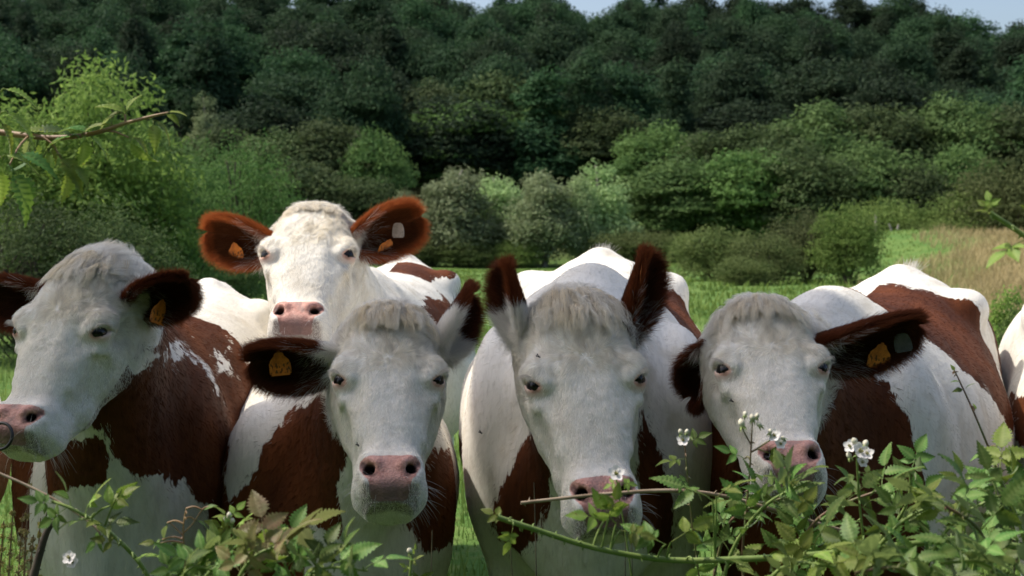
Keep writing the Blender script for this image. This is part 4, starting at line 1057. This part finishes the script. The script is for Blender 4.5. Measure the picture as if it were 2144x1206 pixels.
bramble('bramble', 'slim bramble shoot with a single blossom between two cows', 'bramble', [(1470, 1260, 1.90), (1450, 1100, 1.88), (1440, 1000, 1.86), (1432, 912, 1.85)], .0018, .0009, 'red', 8,
    leaves=[(1438, 960, 1.86, -50, 10, 'green', .55), (1436, 930, 1.86, 40, -20, 'green', .5), (1445, 1000, 1.86, -40, 40, 'green', .5), (1440, 1010, 1.86, 30, 30, 'young', .5)], flowers=[(1430, 922, 1.84, .9, False), (1438, 905, 1.84, .8, True), (1425, 905, 1.84, .8, True)], seed=9)
bramble('bramble', 'small bramble blossom standing in front of a pink nose', 'bramble', [(1330, 1260, 1.84), (1310, 1120, 1.82), (1296, 1040, 1.81), (1290, 998, 1.80)], .0014, .0008, 'green', 4, leaves=[(1296, 1010, 1.80, 30, 5, 'young', .35), (1294, 1008, 1.80, -25, 10, 'young', .35)], flowers=[(1290, 992, 1.79, 1.1, False)], seed=10)
for i, (cane, k, na, s) in enumerate((
    ([(1500, 1300, 1.9), (1530, 1160, 1.88), (1600, 1060, 1.85), (1690, 1010, 1.82)], 'green', 7, .95), ([(1640, 1300, 1.9), (1660, 1180, 1.9), (1720, 1080, 1.88), (1860, 1020, 1.85)], 'green', 8, 1.0),
    ([(1760, 1320, 1.75), (1800, 1200, 1.72), (1880, 1100, 1.70), (1950, 1060, 1.68)], 'green', 7, 1.0), ([(1900, 1330, 1.7), (1930, 1200, 1.68), (2000, 1090, 1.66), (2090, 1040, 1.64)], 'green', 8, 1.1),
    ([(2100, 1330, 1.6), (2080, 1210, 1.58), (2050, 1110, 1.56), (1980, 1060, 1.55)], 'green', 7, 1.05), ([(2180, 1300, 1.7), (2150, 1150, 1.68), (2120, 1060, 1.68), (2090, 1000, 1.68)], 'green', 6, 1.0),
    ([(1580, 1320, 1.65), (1600, 1230, 1.62), (1660, 1180, 1.60), (1760, 1190, 1.58)], 'young', 6, 1.0), ([(2000, 1340, 1.5), (1960, 1240, 1.48), (1880, 1190, 1.46), (1790, 1200, 1.45)], 'green', 6, 1.0),
    ([(2150, 1340, 1.5), (2130, 1240, 1.48), (2060, 1180, 1.46), (1970, 1180, 1.45)], 'green', 6, 1.1), ([(1820, 1320, 1.95), (1850, 1150, 1.95), (1900, 1050, 1.93), (1905, 985, 1.92)], 'green', 6, .85),
    ([(1480, 1330, 2.0), (1500, 1180, 1.98), (1540, 1080, 1.96), (1650, 1040, 1.95)], 'green', 6, .8), ([(1700, 1330, 2.0), (1690, 1180, 2.0), (1660, 1090, 1.98), (1600, 1030, 1.96)], 'green', 7, .85))):
    bramble('bramble', 'leafy bramble cane in the dense green tangle before the droop-eared cow', 'bramble', cane, .0032, .0018, 'red' if i % 3 == 1 else 'green', 16, auto=int(na * 1.5), auto_from=.25, kind_=k, size=s, seed=20 + i, group='leafy canes of the bramble tangle')
bramble('bramble', 'bright yellow green young shoot rising from the bramble tangle', 'bramble', [(2020, 1250, 1.8), (2020, 1120, 1.8), (2015, 1040, 1.8), (2010, 1000, 1.8)], .0020, .0012, 'green', 5, small=True,
    leaves=[(2012, 1010, 1.8, -40, -30, 'young', 1.1), (2012, 1000, 1.8, -5, -60, 'young', 1.2), (2016, 1010, 1.8, 40, -40, 'young', 1.1), (2012, 1050, 1.8, -50, 10, 'young', 1.0), (2015, 1060, 1.8, 40, 20, 'young', 1.0), (2012, 1075, 1.8, -20, 50, 'young', 1.0)], seed=40)
bramble('bramble', 'thin reddish stem with few small leaves against a white flank', 'bramble', [(2130, 1180, 2.0), (2095, 1010, 1.98), (2050, 890, 1.96), (2010, 800, 1.95), (1998, 775, 1.95)], .0024, .0008, 'red', 10, small=True,
    leaves=[(2018, 815, 1.95, -60, 10, 'green', .6), (2012, 800, 1.95, -40, -14, 'green', .55), (2022, 812, 1.95, 25, -12, 'green', .5), (2040, 860, 1.95, 20, -30, 'young', .5), (2085, 935, 1.96, 40, -40, 'green', 1.1), (2070, 950, 1.96, -60, -10, 'green', .95), (2090, 980, 1.96, -60, 20, 'green', 1.0), (2100, 985, 1.96, 50, 0, 'green', 1.1), (2000, 778, 1.95, -12, -20, 'young', .4)], seed=41)
bramble('bramble', 'pale budding bramble tip reaching in above the dry bank', 'bramble', [(2260, 560, 1.5), (2170, 510, 1.5), (2110, 470, 1.5), (2072, 445, 1.5)], .0038, .0026, 'green', 16,
    leaves=[(2080, 447, 1.5, -30, -8, 'young', .35), (2078, 445, 1.5, -18, -20, 'young', .35), (2080, 446, 1.5, -6, -28, 'young', .35), (2160, 490, 1.5, 10, -60, 'young', 1.0), (2150, 500, 1.5, -40, 20, 'young', .75)], seed=42)
# left hand tangle
bramble('bramble', 'bramble shoot with pale young leaves below the ringed cow\'s chin', 'bramble', [(345, 1290, 1.75), (300, 1190, 1.74), (235, 1120, 1.72), (160, 1070, 1.70), (110, 1050, 1.70)], .0036, .0020, 'green', 22,
    leaves=[(150, 1068, 1.70, -20, -60, 'young', .7), (175, 1080, 1.70, 30, -60, 'young', .7), (205, 1075, 1.70, 60, -50, 'young', .8), (230, 1060, 1.69, 50, -40, 'young', .7), (190, 1090, 1.70, -80, 0, 'green', .7), (210, 1105, 1.70, 80, -30, 'green', .8), (220, 1115, 1.70, -50, 50, 'green', .7), (250, 1140, 1.70, -60, -20, 'young', .6), (120, 1055, 1.70, -60, -10, 'green', .6), (280, 1170, 1.72, 70, -20, 'young', .6), (140, 1062, 1.70, -50, 40, 'green', .7), (180, 1085, 1.69, 60, 30, 'young', .6)],
    twigs=[[(210, 1110, 1.72), (235, 1060, 1.70), (255, 1025, 1.69)]], flowers=[(145, 1168, 1.72, .9, False), (152, 1178, 1.72, .8, False)], seed=50)
bramble('dry_twig', 'thin bare grey twig sloping down under the nose ring', 'twig', [(-40, 975, 1.8), (60, 1018, 1.8), (130, 1055, 1.79), (200, 1105, 1.78), (215, 1140, 1.78)], .0022, .0014, 'dry', 5, seed=51)
bramble('dead_stick', 'dark crooked dead stick standing in the grass', 'stick', [(40, 1330, 1.9), (75, 1190, 1.9), (100, 1110, 1.9), (125, 1085, 1.9)], .0075, .0040, 'dark', 6, twigs=[[(100, 1110, 1.9), (96, 1085, 1.9), (102, 1062, 1.9)]], seed=52)
for i, (cane, k, na, s, lb) in enumerate((
    ([(520, 1290, 1.72), (505, 1180, 1.70), (490, 1120, 1.70), (480, 1085, 1.70)], 'young', 6, .5, 'upright sprig with pale flower buds and yellow leaf tips'), ([(480, 1290, 1.5), (500, 1210, 1.5), (540, 1160, 1.5), (600, 1140, 1.5)], 'brown', 6, .95, 'bronzed bramble leaves in a low clump before a brown chest'),
    ([(380, 1300, 1.6), (420, 1220, 1.6), (470, 1180, 1.6), (540, 1190, 1.6)], 'green', 6, .9, 'low green bramble clump below the bronzed leaves'), ([(560, 1320, 1.5), (620, 1230, 1.5), (680, 1190, 1.5), (770, 1195, 1.5)], 'green', 6, .9, 'low green bramble cane with a pale pointed tip'),
    ([(330, 1320, 1.55), (360, 1240, 1.55), (400, 1190, 1.55), (450, 1195, 1.55)], 'green', 5, .8, 'green leaves low in front of the ringed cow\'s leg'), ([(860, 1320, 1.75), (858, 1230, 1.74), (860, 1180, 1.74), (862, 1160, 1.74)], 'young', 3, .4, 'tiny bramble sprig with a pink bud below a pink nosed cow'),
    ([(640, 1330, 1.65), (620, 1240, 1.65), (600, 1190, 1.64), (590, 1165, 1.64)], 'green', 6, .8, 'small green clump in the middle of the low brambles'))):
    bramble('bramble', lb, 'bramble', cane, .0026, .0014, 'green', 10, auto=int(na * 1.5), auto_from=.3, kind_=k, size=s, seed=60 + i, flowers=[(480, 1080, 1.69, .8, True), (474, 1088, 1.69, .8, True), (486, 1092, 1.69, .8, True)] if i == 0 else [(858, 1155, 1.73, .9, True)] if i == 5 else ())
bramble('bramble', 'angular brown twig with scattered small leaves', 'bramble', [(395, 1290, 1.75), (388, 1180, 1.74), (384, 1110, 1.74), (390, 1065, 1.74)], .0018, .0010, 'brown', 4, small=True, twigs=[[(388, 1120, 1.74), (360, 1098, 1.74), (350, 1095, 1.74)], [(388, 1118, 1.74), (405, 1095, 1.74), (425, 1065, 1.74), (440, 1060, 1.74)]],
    leaves=[(350, 1095, 1.74, -10, 40, 'green', .8), (425, 1068, 1.74, 40, -15, 'green', .7), (410, 1090, 1.74, 40, 5, 'green', .6), (386, 1150, 1.74, -50, -20, 'green', .7), (386, 1160, 1.74, 40, 10, 'young', .7), (340, 1130, 1.74, -40, 20, 'green', .8), (330, 1140, 1.74, -30, -20, 'young', .8)], seed=70)
# unseen tree to the left, crown cut to the shadow wanted on the front row
st = empty('shade_tree', (-7.9, 3.5, 0)); o0 = np.array((-7.9, 3.5, 0)); rng = np.random.RandomState(77)
nl = 60000; C = np.stack([rng.uniform(-6.6, -.6, nl), rng.uniform(2.3, 4.8, nl), rng.uniform(6.3, 8.2, nl)], 1); t_ = (C[:, 2] - 1.5) / SUN_DIR.z
sx, sy = C[:, 0] - SUN_DIR.x * t_, C[:, 1] - SUN_DIR.y * t_; wv = (vnoise(np.stack([sx * 2.2, sy * 2.2, 0 * sx], 1)) - .5) * .5       # where each leaf's shadow falls
keep = (sx > -2.0) & (sx < 2.6) & (((sy > 2.12 + wv * .3) & (sy < 3.30 + wv * .5)) | ((sx > -.45) & (sx < .75) & (sy > 3) & (sy < 4.0 + wv))); keep &= np.hypot((sx + .60) / .55, (sy - 3.75) / .55) > 1
C = C[keep & (vnoise(C * (1.6, 1.6, .8)) > .20)]; V, Q = leaf_quads(C - o0, rng.randn(len(C), 3) * .55 + (0, 0, .9), .062, rng); me = np_mesh('crown', V, Q, False); attr(me, 'tone', np.repeat(rng.rand(len(C)), 4))
link('crown', me, st, MAT_F['bright'])
P = [tube(smooth_line([(0, 0, -.2), (.1, 0, 2.5), (.4, 0, 5.0), (.8, 0, 6.8), (1.3, 0, 8.0)], 14), np.linspace(.17, .05, 14), 9)]
for zt, e in ((4.8, (4.3, -.1, 6.9)), (5.2, (6.6, -.2, 7.0)), (5.8, (5.0, .2, 7.7)), (4.6, (3.0, -.4, 6.5)), (6.2, (3.5, .3, 7.9))):
    P.append(tube(smooth_line([(.4, 0, zt), (e[0] * .5 + .2, e[1] * .4, (zt + e[2]) / 2 + .15), e], 10), np.linspace(.06, .012, 10), 6))
V, Q = merge(P); link('trunk', np_mesh('trunk', V, Q), st, MAT_BARK)
tag(st, 'unseen tall tree beside the herd, its crown shaped to shade the heads', 'tree')
# wild plum whose branch hangs in at the upper left
st = empty('wild_plum', (-2.3, 2.0, 0)); o0 = np.array((-2.3, 2.0, 0))
tip = [np.array(at(*p)) - o0 for p in ((-60, 268, 1.9), (60, 285, 1.88), (130, 288, 1.87), (200, 278, 1.86), (262, 258, 1.85), (320, 243, 1.84), (352, 236, 1.84))]
V, Q = tube(smooth_line([(0, 0, -.1), (.05, 0, .7), (.25, -.03, 1.35), (.8, -.06, 1.74)] + tip[:1], 18), np.linspace(.024, .0055, 18), 7); link('trunk', np_mesh('trunk', V, Q), st, MAT_BARK)
V, Q = tube(smooth_line(tip, 34), np.linspace(.0052, .0016, 34), 7); link('branch', np_mesh('branch', V, Q), st, MS['brown'])
for u, v, d, du, dv, y_, s in ((40, 283, 1.88, 50, -25, 0, 1.1), (60, 283, 1.88, 60, -10, 0, 1.1), (75, 285, 1.88, 0, 60, 0, 1.2), (90, 287, 1.87, 30, 40, 0, .9), (70, 284, 1.87, -30, 20, 0, 1.0), (165, 284, 1.86, -70, 5, 0, 1.1), (175, 283, 1.86, 5, 70, 0, 1.1), (180, 282, 1.86, 50, 25, 0, 1.0), (170, 283, 1.86, 30, -20, 0, .9), (190, 281, 1.86, -40, -20, 0, .9),
                               (262, 240, 1.85, -50, -12, 1, 1.0), (262, 240, 1.85, -40, -35, 1, .9), (264, 240, 1.85, 10, -40, 1, .7), (268, 285, 1.85, 40, 10, 1, .9), (272, 290, 1.85, 20, 60, 1, 1.0), (320, 252, 1.84, 10, 45, 1, .9), (322, 250, 1.84, 30, 30, 1, .8), (350, 238, 1.84, 20, -8, 1, .6), (345, 238, 1.84, 20, 6, 1, .6),
                               (0, 190, 1.80, 50, -10, 0, 1.1), (0, 235, 1.80, 60, 10, 0, 1.3), (-10, 250, 1.80, 40, 30, 0, 1.2), (0, 330, 1.80, 60, -15, 0, 1.2), (20, 345, 1.8, 20, 60, 0, 1.4), (-10, 340, 1.8, 10, 60, 0, 1.3), (120, 320, 1.86, 50, 60, 0, 1.3), (140, 340, 1.86, 10, 80, 0, 1.3), (110, 310, 1.86, -10, 40, 0, 1.0), (150, 345, 1.86, 50, 30, 0, .9), (30, 320, 1.84, 60, 15, 0, 1.1)):
    lib = BRANCHYOUNG if y_ or rng.rand() < .6 else BRANCHLEAF
    put_leaf(st, lib[rng.randint(3)], Vector(np.array(at(u, v, d)) - o0), (du, rng.uniform(-20, 20), -dv), (rng.randn() * .35, -.35, .85), s * .80)
for a, b in (((60, 285, 1.88), (20, 345, 1.8)), ((90, 287, 1.87), (130, 335, 1.86)), ((-60, 268, 1.9), (0, 235, 1.80)), ((-60, 268, 1.9), (0, 330, 1.8)), ((262, 258, 1.85), (262, 240, 1.85)), ((200, 278, 1.86), (270, 288, 1.85)), ((-60, 268, 1.9), (0, 190, 1.8))):
    A_, B_ = np.array(at(*a)) - o0, np.array(at(*b)) - o0; V, Q = tube(smooth_line([A_, (A_ + B_) / 2 + (0, 0, .006), B_], 6), np.linspace(.0020, .0011, 6), 5); link('twig', np_mesh('twig', V, Q), st, MS['brown'])
tag(st, 'slender leafy plum branch hanging in above the ringed cow', 'tree')

# the body of the bramble hedge, below the canes that rise into view
rng = np.random.RandomState(91); n = 16000; y_ = rng.uniform(1.35, 2.28, n); x_ = rng.uniform(-2.6, 3.2, n); top = 1.62 - .2728 * y_ - .05 - .12 * vnoise(np.stack([x_ * 4, y_ * 4, 0 * x_], 1)); z_ = .12 + (top - .12) * rng.rand(n) ** .6
C = np.stack([x_, y_, z_], 1); V, Q = leaf_quads(C, rng.randn(n, 3) * .6 + (0, -.3, .8), .026, rng); me = np_mesh('hedge_foliage', V, Q, False); attr(me, 'tone', np.repeat(rng.rand(n), 4))
tag(link('hedge_foliage', me, None, MAT_F['dark']), 'dense bramble foliage forming the hedge in front of the cows', kind='stuff')
# ---------------------------------------------------------------- tags, ring, tufts, flies
from mathutils.bvhtree import BVHTree
CW = {c['key']: c for c in COWS}
def tag_plate(w=.050, h=.056, neck=.014):
    pts = [(-w * .5, 0), (w * .5, 0), (w * .5, h * .55), (neck * .6, h * .86), (neck * .5, h), (-neck * .5, h), (-neck * .6, h * .86), (-w * .5, h * .55)]
    bm = bmesh.new(); vs = [bm.verts.new((x, 0, z - h)) for x, z in pts]; f = bm.faces.new(vs)
    r = bmesh.ops.extrude_face_region(bm, geom=[f]); bmesh.ops.translate(bm, verts=[v for v in r['geom'] if isinstance(v, bmesh.types.BMVert)], vec=(0, .0016, 0))
    bmesh.ops.recalc_face_normals(bm, faces=bm.faces); bmesh.ops.bevel(bm, geom=[e for e in bm.edges if abs((e.verts[0].co - e.verts[1].co).y) > .001], offset=.004, segments=2, affect='EDGES')
    for v in bm.verts: v.co.y += 4.0 * v.co.x ** 2
    me = bpy.data.meshes.new('ear_tag'); bm.to_mesh(me); bm.free(); return me
def tag_material(name, c1, c2, ink):
    m = NT(name); o = m.obj(); sep = m.n('ShaderNodeSeparateXYZ'); m.l(o, sep.inputs[0])
    base = m.mix(m.ramp(m.noise(o, 60, 4, .65), .35, .7), c1, c2)
    n = m.noise(m.mapping(o, (1.3, 1, .75)), 150, 1, .5)
    band = m.math('MULTIPLY', m.ramp(sep.outputs[2], -.052, -.049), m.ramp(sep.outputs[2], -.026, -.029))
    return m.bsdf(m.mix(m.math('MULTIPLY', m.math('MULTIPLY', m.ramp(n, .53, .58), band), ink), base, (.06, .03, .012)), .45, .35)
MAT_TAG = tag_material('orange_tag', (.72, .22, .025), (.46, .125, .016), .85); MAT_TAG2 = tag_material('pale_tag', (.55, .45, .36), (.40, .33, .27), .2); MAT_TAG3 = tag_material('grey_tag', (.10, .095, .095), (.15, .14, .14), 0)
TAG = tag_plate(); TAG_P = tag_plate(.046, .050, .03)
def ear_tag(key, ear, u, v, rot, mat, me=TAG, tilt=0.0, s=1.0, lift=.014):
    c = CW[key]; Mc = c['api']['Mc']; E = c['api']['ears'][ear]['V']; d = ray(u, v).normalized()
    W = np.array([Mc @ Vector(p) for p in E]); q = W - np.array(CAM_POS); dist = np.linalg.norm(q - (q @ np.array(d))[:, None] * np.array(d), axis=1)
    W = W[np.argsort(dist)[:14]]; p = Vector(W[np.argmin(((W - np.array(CAM_POS)) ** 2).sum(1))])
    p = p + (CAM_POS - p).normalized() * lift
    m2 = me.copy(); m2.materials.clear(); m2.materials.append(mat); o = link('ear_tag', m2, c['api']['root'])
    o.matrix_local = Mc.inverted() @ Matrix.Translation(p) @ Matrix.Rotation(R(rot), 4, 'Z') @ Matrix.Rotation(R(tilt), 4, 'Y') @ Matrix.Scale(s, 4); return o
ear_tag('tall', 0, 480, 505, -15, MAT_TAG, tilt=-8, s=1.05); ear_tag('tall', 1, 815, 492, 25, MAT_TAG, tilt=22, s=1.05); ear_tag('tall', 1, 832, 478, -25, MAT_TAG2, TAG_P, 0, .95, .018)
ear_tag('mid', 0, 585, 745, -5, MAT_TAG, tilt=-6, s=1.0); ear_tag('droop', 1, 1858, 725, 10, MAT_TAG, tilt=10, s=1.1); ear_tag('droop', 1, 1898, 705, -20, MAT_TAG3, TAG_P, -12, .85, .008)
ear_tag('ring', 1, 330, 628, 62, MAT_TAG, tilt=18, s=.95); ear_tag('upright', 1, 1350, 548, 80, MAT_TAG, s=.8)
# nose ring
bm = bmesh.new(); seg, ms = 28, 8; vs = [[bm.verts.new(((.025 + .0032 * math.cos(b)) * math.cos(a), .0032 * math.sin(b), (.025 + .0032 * math.cos(b)) * math.sin(a))) for b in [2 * math.pi * j / ms for j in range(ms)]] for a in [2 * math.pi * i / seg for i in range(seg)]]
for i in range(seg):
    for j in range(ms): bm.faces.new((vs[i][j], vs[i][(j + 1) % ms], vs[(i + 1) % seg][(j + 1) % ms], vs[(i + 1) % seg][j])).smooth = True
bmesh.ops.recalc_face_normals(bm, faces=bm.faces); rm = bpy.data.meshes.new('nose_ring'); bm.to_mesh(rm); bm.free()
a = CW['ring']['api']; o = link('nose_ring', rm, a['root'], NT('ring_metal').bsdf((.022, .020, .020), .35, .5))
o.matrix_local = Matrix.Translation(Vector(a['from_head']((0, -.078, -.528)).tolist())) @ Matrix(a['A'].tolist()).to_4x4() @ Matrix.Rotation(R(24), 4, 'X')
# tuft of hair where the tail begins
for key in ('upright', 'droop'):
    a = CW[key]['api']; sc = CW[key]['scale']; rng = np.random.RandomState(5); n = 160; p = np.array((0, 1.50, 1.385)) * sc + rng.randn(n, 3) * (.014, .022, .003); d = unit(np.array((0, -.15, 1)) + rng.randn(n, 3) * .28)
    Lh = .03 + .035 * rng.rand(n); t = np.linspace(0, 1, 4)[None, :, None]
    strands('tail_tuft', p[:, None] - np.array((0, 0, .012)) + d[:, None] * t * Lh[:, None, None] + np.array((.012, .0, 0)) * t ** 2, np.full(n, .0007), np.array((.80, .77, .72)) * (.85 + .2 * rng.rand(n, 1)), a['root'])
# flies
bm = bmesh.new()
for c_, r_ in (((0, 0, .0022), (.0016, .0030, .0016)), ((0, -.0034, .0022), (.0013, .0011, .0012))):
    g = bmesh.ops.create_uvsphere(bm, u_segments=8, v_segments=6, radius=1); 
    for v in g['verts']: v.co = Vector((v.co.x * r_[0] + c_[0], v.co.y * r_[1] + c_[1], v.co.z * r_[2] + c_[2]))
for s_ in (-1, 1):
    bm.faces.new([bm.verts.new(p) for p in ((0, -.001, .0036), (s_ * .0030, .0030, .0034), (s_ * .0022, .0062, .0030), (s_ * .0004, .0048, .0034))])
    for y_ in (-.0015, .0005, .0022): bm.faces.new([bm.verts.new(p) for p in ((s_ * .001, y_, .0018), (s_ * .0030, y_ - .0004, 0), (s_ * .0028, y_ + .0003, 0))])
fm = bpy.data.meshes.new('fly'); bm.to_mesh(fm); bm.free(); fm.materials.append(NT('fly').bsdf((.012, .011, .012), .4))
for key, u, v, lb in (('mid', 757, 934, 'small black fly beside a pink cow nose'), ('upright', 1130, 752, 'small black fly on the pricked-eared cow\'s brow'), ('upright', 1012, 906, 'small black fly on a white shoulder'), ('droop', 1540, 840, 'small black fly on the droop-eared cow\'s cheek')):
    a = CW[key]['api']; bvh = BVHTree.FromPolygons([a['Mc'] @ Vector(p) for p in a['V']], a['Q'].tolist()); h = bvh.ray_cast(CAM_POS, ray(u, v).normalized())
    if h[0] is None: continue
    o = link('fly', fm); n = -h[1] if h[1].dot(ray(u, v)) > 0 else h[1]; o.matrix_world = Matrix.Translation(h[0] + n * .006) @ frame_from((.5, 0, .8), n) @ Matrix.Scale(1.25, 4); tag(o, lb, 'fly', 'flies on the cows')
# ---------------------------------------------------------------- fence, stalks, weeds, grass
fr = empty('fence', (0, 0, 0)); FP = []
MAT_POST = bark_material('post_wood', (.20, .18, .15), (.36, .33, .29), 9)
for i, (u, d, hh, lean) in enumerate(((1790, 80, 1.3, 2), (1832, 85, 1.35, 0), (1866, 90, 1.35, -9), (1876, 90, 1.3, 6), (1911, 99, 1.3, 0), (1926, 96, 1.1, 0), (1950, 95, 1.45, 2), (1987, 92, 1.55, 0), (2004, 104, 1.1, 0))):
    p = at(u, 560, d); z = float(terrain(p.x, d)); V, Q = tube(smooth_line([(0, 0, -.3), (.02 * math.sin(i), 0, hh * .5), (math.tan(R(lean)) * hh, 0, hh)], 5), [.085, .082, .08, .075, .06], 7)
    o = link('post', np_mesh('post', V, Q), fr, MAT_POST); o.location = (p.x, d, z); FP.append((p.x, d, z))
FPs = [FP[i] for i in (0, 1, 2, 4, 6, 7, 8)]
for hz in (.55, 1.0):
    V, Q = tube([(x, y_ - .09, z + hz) for x, y_, z in FPs], .006, 4); link('wire', np_mesh('wire', V, Q), fr, MS['dark'])
tag(fr, 'leaning grey wooden posts with wire crossing the far meadow', 'fence')
MAT_STALK = stem_material('grass_stalk', (.05, .045, .03), (.10, .09, .05), .8); MAT_SEED = foliage_material('seed', (.30, .26, .09), (.42, .34, .14), .2)
for i, (u, v0, v1, du) in enumerate(((1068, 1215, 1130, -8), (1118, 1230, 1010, -6), (1310, 1230, 1105, 2), (1322, 1230, 1112, -3), (905, 1230, 1110, 3))):
    A_, B_ = at(u, v1, 2.05), at(u - du, 1330, 2.05); V, Q = tube(smooth_line([(0, 0, 0), ((A_.x - B_.x) * .3, 0, (A_.z - B_.z) * .5), tuple(A_ - B_)], 8), np.linspace(.0013, .0006, 8), 4)
    o = link('grass_stalk', np_mesh('grass_stalk', V, Q), None, MAT_STALK); o.location = B_; tag(o, 'thin dark bare grass stalk before the cows\' chests', 'grass stalk', 'bare grass stalks before the cows')
for i, (u, v1, d) in enumerate(((62, 1000, 2.15), (28, 1062, 2.1), (48, 1075, 2.2), (85, 1085, 2.2), (8, 1090, 2.1), (70, 1120, 2.05))):
    A_, B_ = at(u, v1, d), at(u - 12, 1420, d); L = np.array(A_ - B_); r = empty('dock_plant', tuple(B_)); rng = np.random.RandomState(i)
    ln = smooth_line([(0, 0, 0), tuple(L * (.2, 1, .5)), tuple(L)], 14); V, Q = tube(ln, np.linspace(.0028, .001, 14), 5); link('stem', np_mesh('stem', V, Q), r, MS['brown'])
    n = 260; f = .42 + .58 * rng.rand(n) ** .9; C = ln[np.clip((f * 13).astype(int), 0, 13)] + rng.randn(n, 3) * (.006 * (1.25 - f))[:, None] + (0, 0, .004)
    V, Q = leaf_quads(C, rng.randn(n, 3), .0032, rng, .9); me = np_mesh('seed_head', V, Q, False); attr(me, 'tone', np.repeat(rng.rand(n), 4)); link('seed_head', me, r, MAT_SEED)
    tag(r, 'yellowish dock seed stalk in the grass below the nose ring', 'weed', 'dock stalks in the grass')
kind('weed', 3, 1.3, .75, 46, 3600, .030, 'bright', base=.0, shape='shrub', stems=4, r0=.006, lay=.9)
for u, v, d, w in ((2060, 610, 7.0, 90), (2100, 640, 6.3, 120), (2140, 600, 7.6, 120), (2085, 660, 8.5, 130), (2130, 690, 5.8, 130), (2160, 640, 6.6, 140), (2055, 640, 9.5, 100), (2120, 580, 11, 120), (950, 1100, 7.5, 130)):
    plant_px('meadow_weed', 'weed', u, v, d, w, 'tall green leafy weed growing in the meadow behind the saddle-backed cow' if u > 1000 else 'green weed seen low between two cows', 'weed', 'tall weeds behind the cows' if u > 1000 else None, sink=.02)
def grass(name, n, xr, yr, h, w, seed, tip=.15, clump=.5, mask=None):
    rng = np.random.RandomState(seed); y_ = yr[0] + (yr[1] - yr[0]) * rng.rand(n) ** 1.35; x_ = rng.uniform(xr[0], xr[1], n) * np.maximum(y_, 2.0)
    if mask is not None: k = mask(x_, y_); x_, y_ = x_[k], y_[k]; n = len(x_)
    z_ = terrain(x_, y_); B_ = np.stack([x_, y_, z_ - .01], 1); cl = vnoise(B_ * (1.1, 1.1, 0) + seed); H = h * (.5 + .9 * rng.rand(n)) * (.45 + 1.1 * cl)
    a = rng.rand(n) * 6.28; side = np.stack([np.cos(a), np.sin(a), 0 * a], 1); lean = np.stack([np.cos(a + 1.3), np.sin(a + 1.3), 0 * a], 1) * (H * (.15 + .5 * rng.rand(n)))[:, None]; ww = (w * (.6 + .8 * rng.rand(n)) * (1 + y_ * .03))[:, None]
    up = np.array((0, 0, 1.)) * H[:, None]
    V = np.stack([B_ - side * ww, B_ + side * ww, B_ + up * .55 + lean * .3 + side * ww * .75, B_ + up * .55 + lean * .3 - side * ww * .75, B_ + up + lean + side * ww * tip, B_ + up + lean - side * ww * tip], 1).reshape(-1, 3)
    i = np.arange(n)[:, None] * 6; Q = np.concatenate([i + (0, 1, 2, 3), i + (3, 2, 4, 5)])
    me = np_mesh(name, V, Q, False); attr(me, 'tone', np.repeat(np.clip(cl * .7 + .45 * rng.rand(n), 0, 1), 6)); return me
def plain_leaf(name, c1, c2): m = NT(name); return m.leaf(m.mix(m.at('tone').outputs['Fac'], c1, c2), .6, .12, .35)
MG = plain_leaf('grass', (.07, .15, .03), (.19, .26, .06)); MD = plain_leaf('dry_grass', (.24, .22, .09), (.46, .37, .20))
dryk = lambda x, y: (x - .352 * y + (vnoise(np.stack([x * .18, y * .18, 0 * x], 1)) - .5) * 8) > -.5
tag(link('grass', grass('grass', 52000, (-.55, .62), (3.6, 26), .13, .0035, 3), None, MG), 'short sunlit meadow grass', kind='stuff')
tag(link('grass', grass('far_grass', 36000, (-.50, .50), (24, 105), .13, .012, 4, mask=lambda x, y: ~dryk(x, y)), None, MG), 'meadow grass stretching to the wood', kind='stuff')
tag(link('dry_grass', grass('dry_grass', 40000, (.26, .60), (15, 75), .36, .006, 5, mask=dryk), None, MD), 'tall pale dry grass on the bank', kind='stuff')
# bushes added unseen behind the viewer to keep the low front sky off the cows
for i, (x, y_, H, W) in enumerate(((-5.5, -2.6, 5.0, 4.6), (-2.2, -3.0, 5.6, 4.6), (1.2, -2.8, 5.2, 4.6), (4.4, -2.7, 5.4, 4.8), (7.6, -2.4, 5.0, 4.6))):
    plant('sky_block_bush', 'bush', x, y_, H, W, 'tall unseen bush added behind the viewer to block the low sky', 'bush', 'bushes added behind the viewer to block low sky', sink=.1)
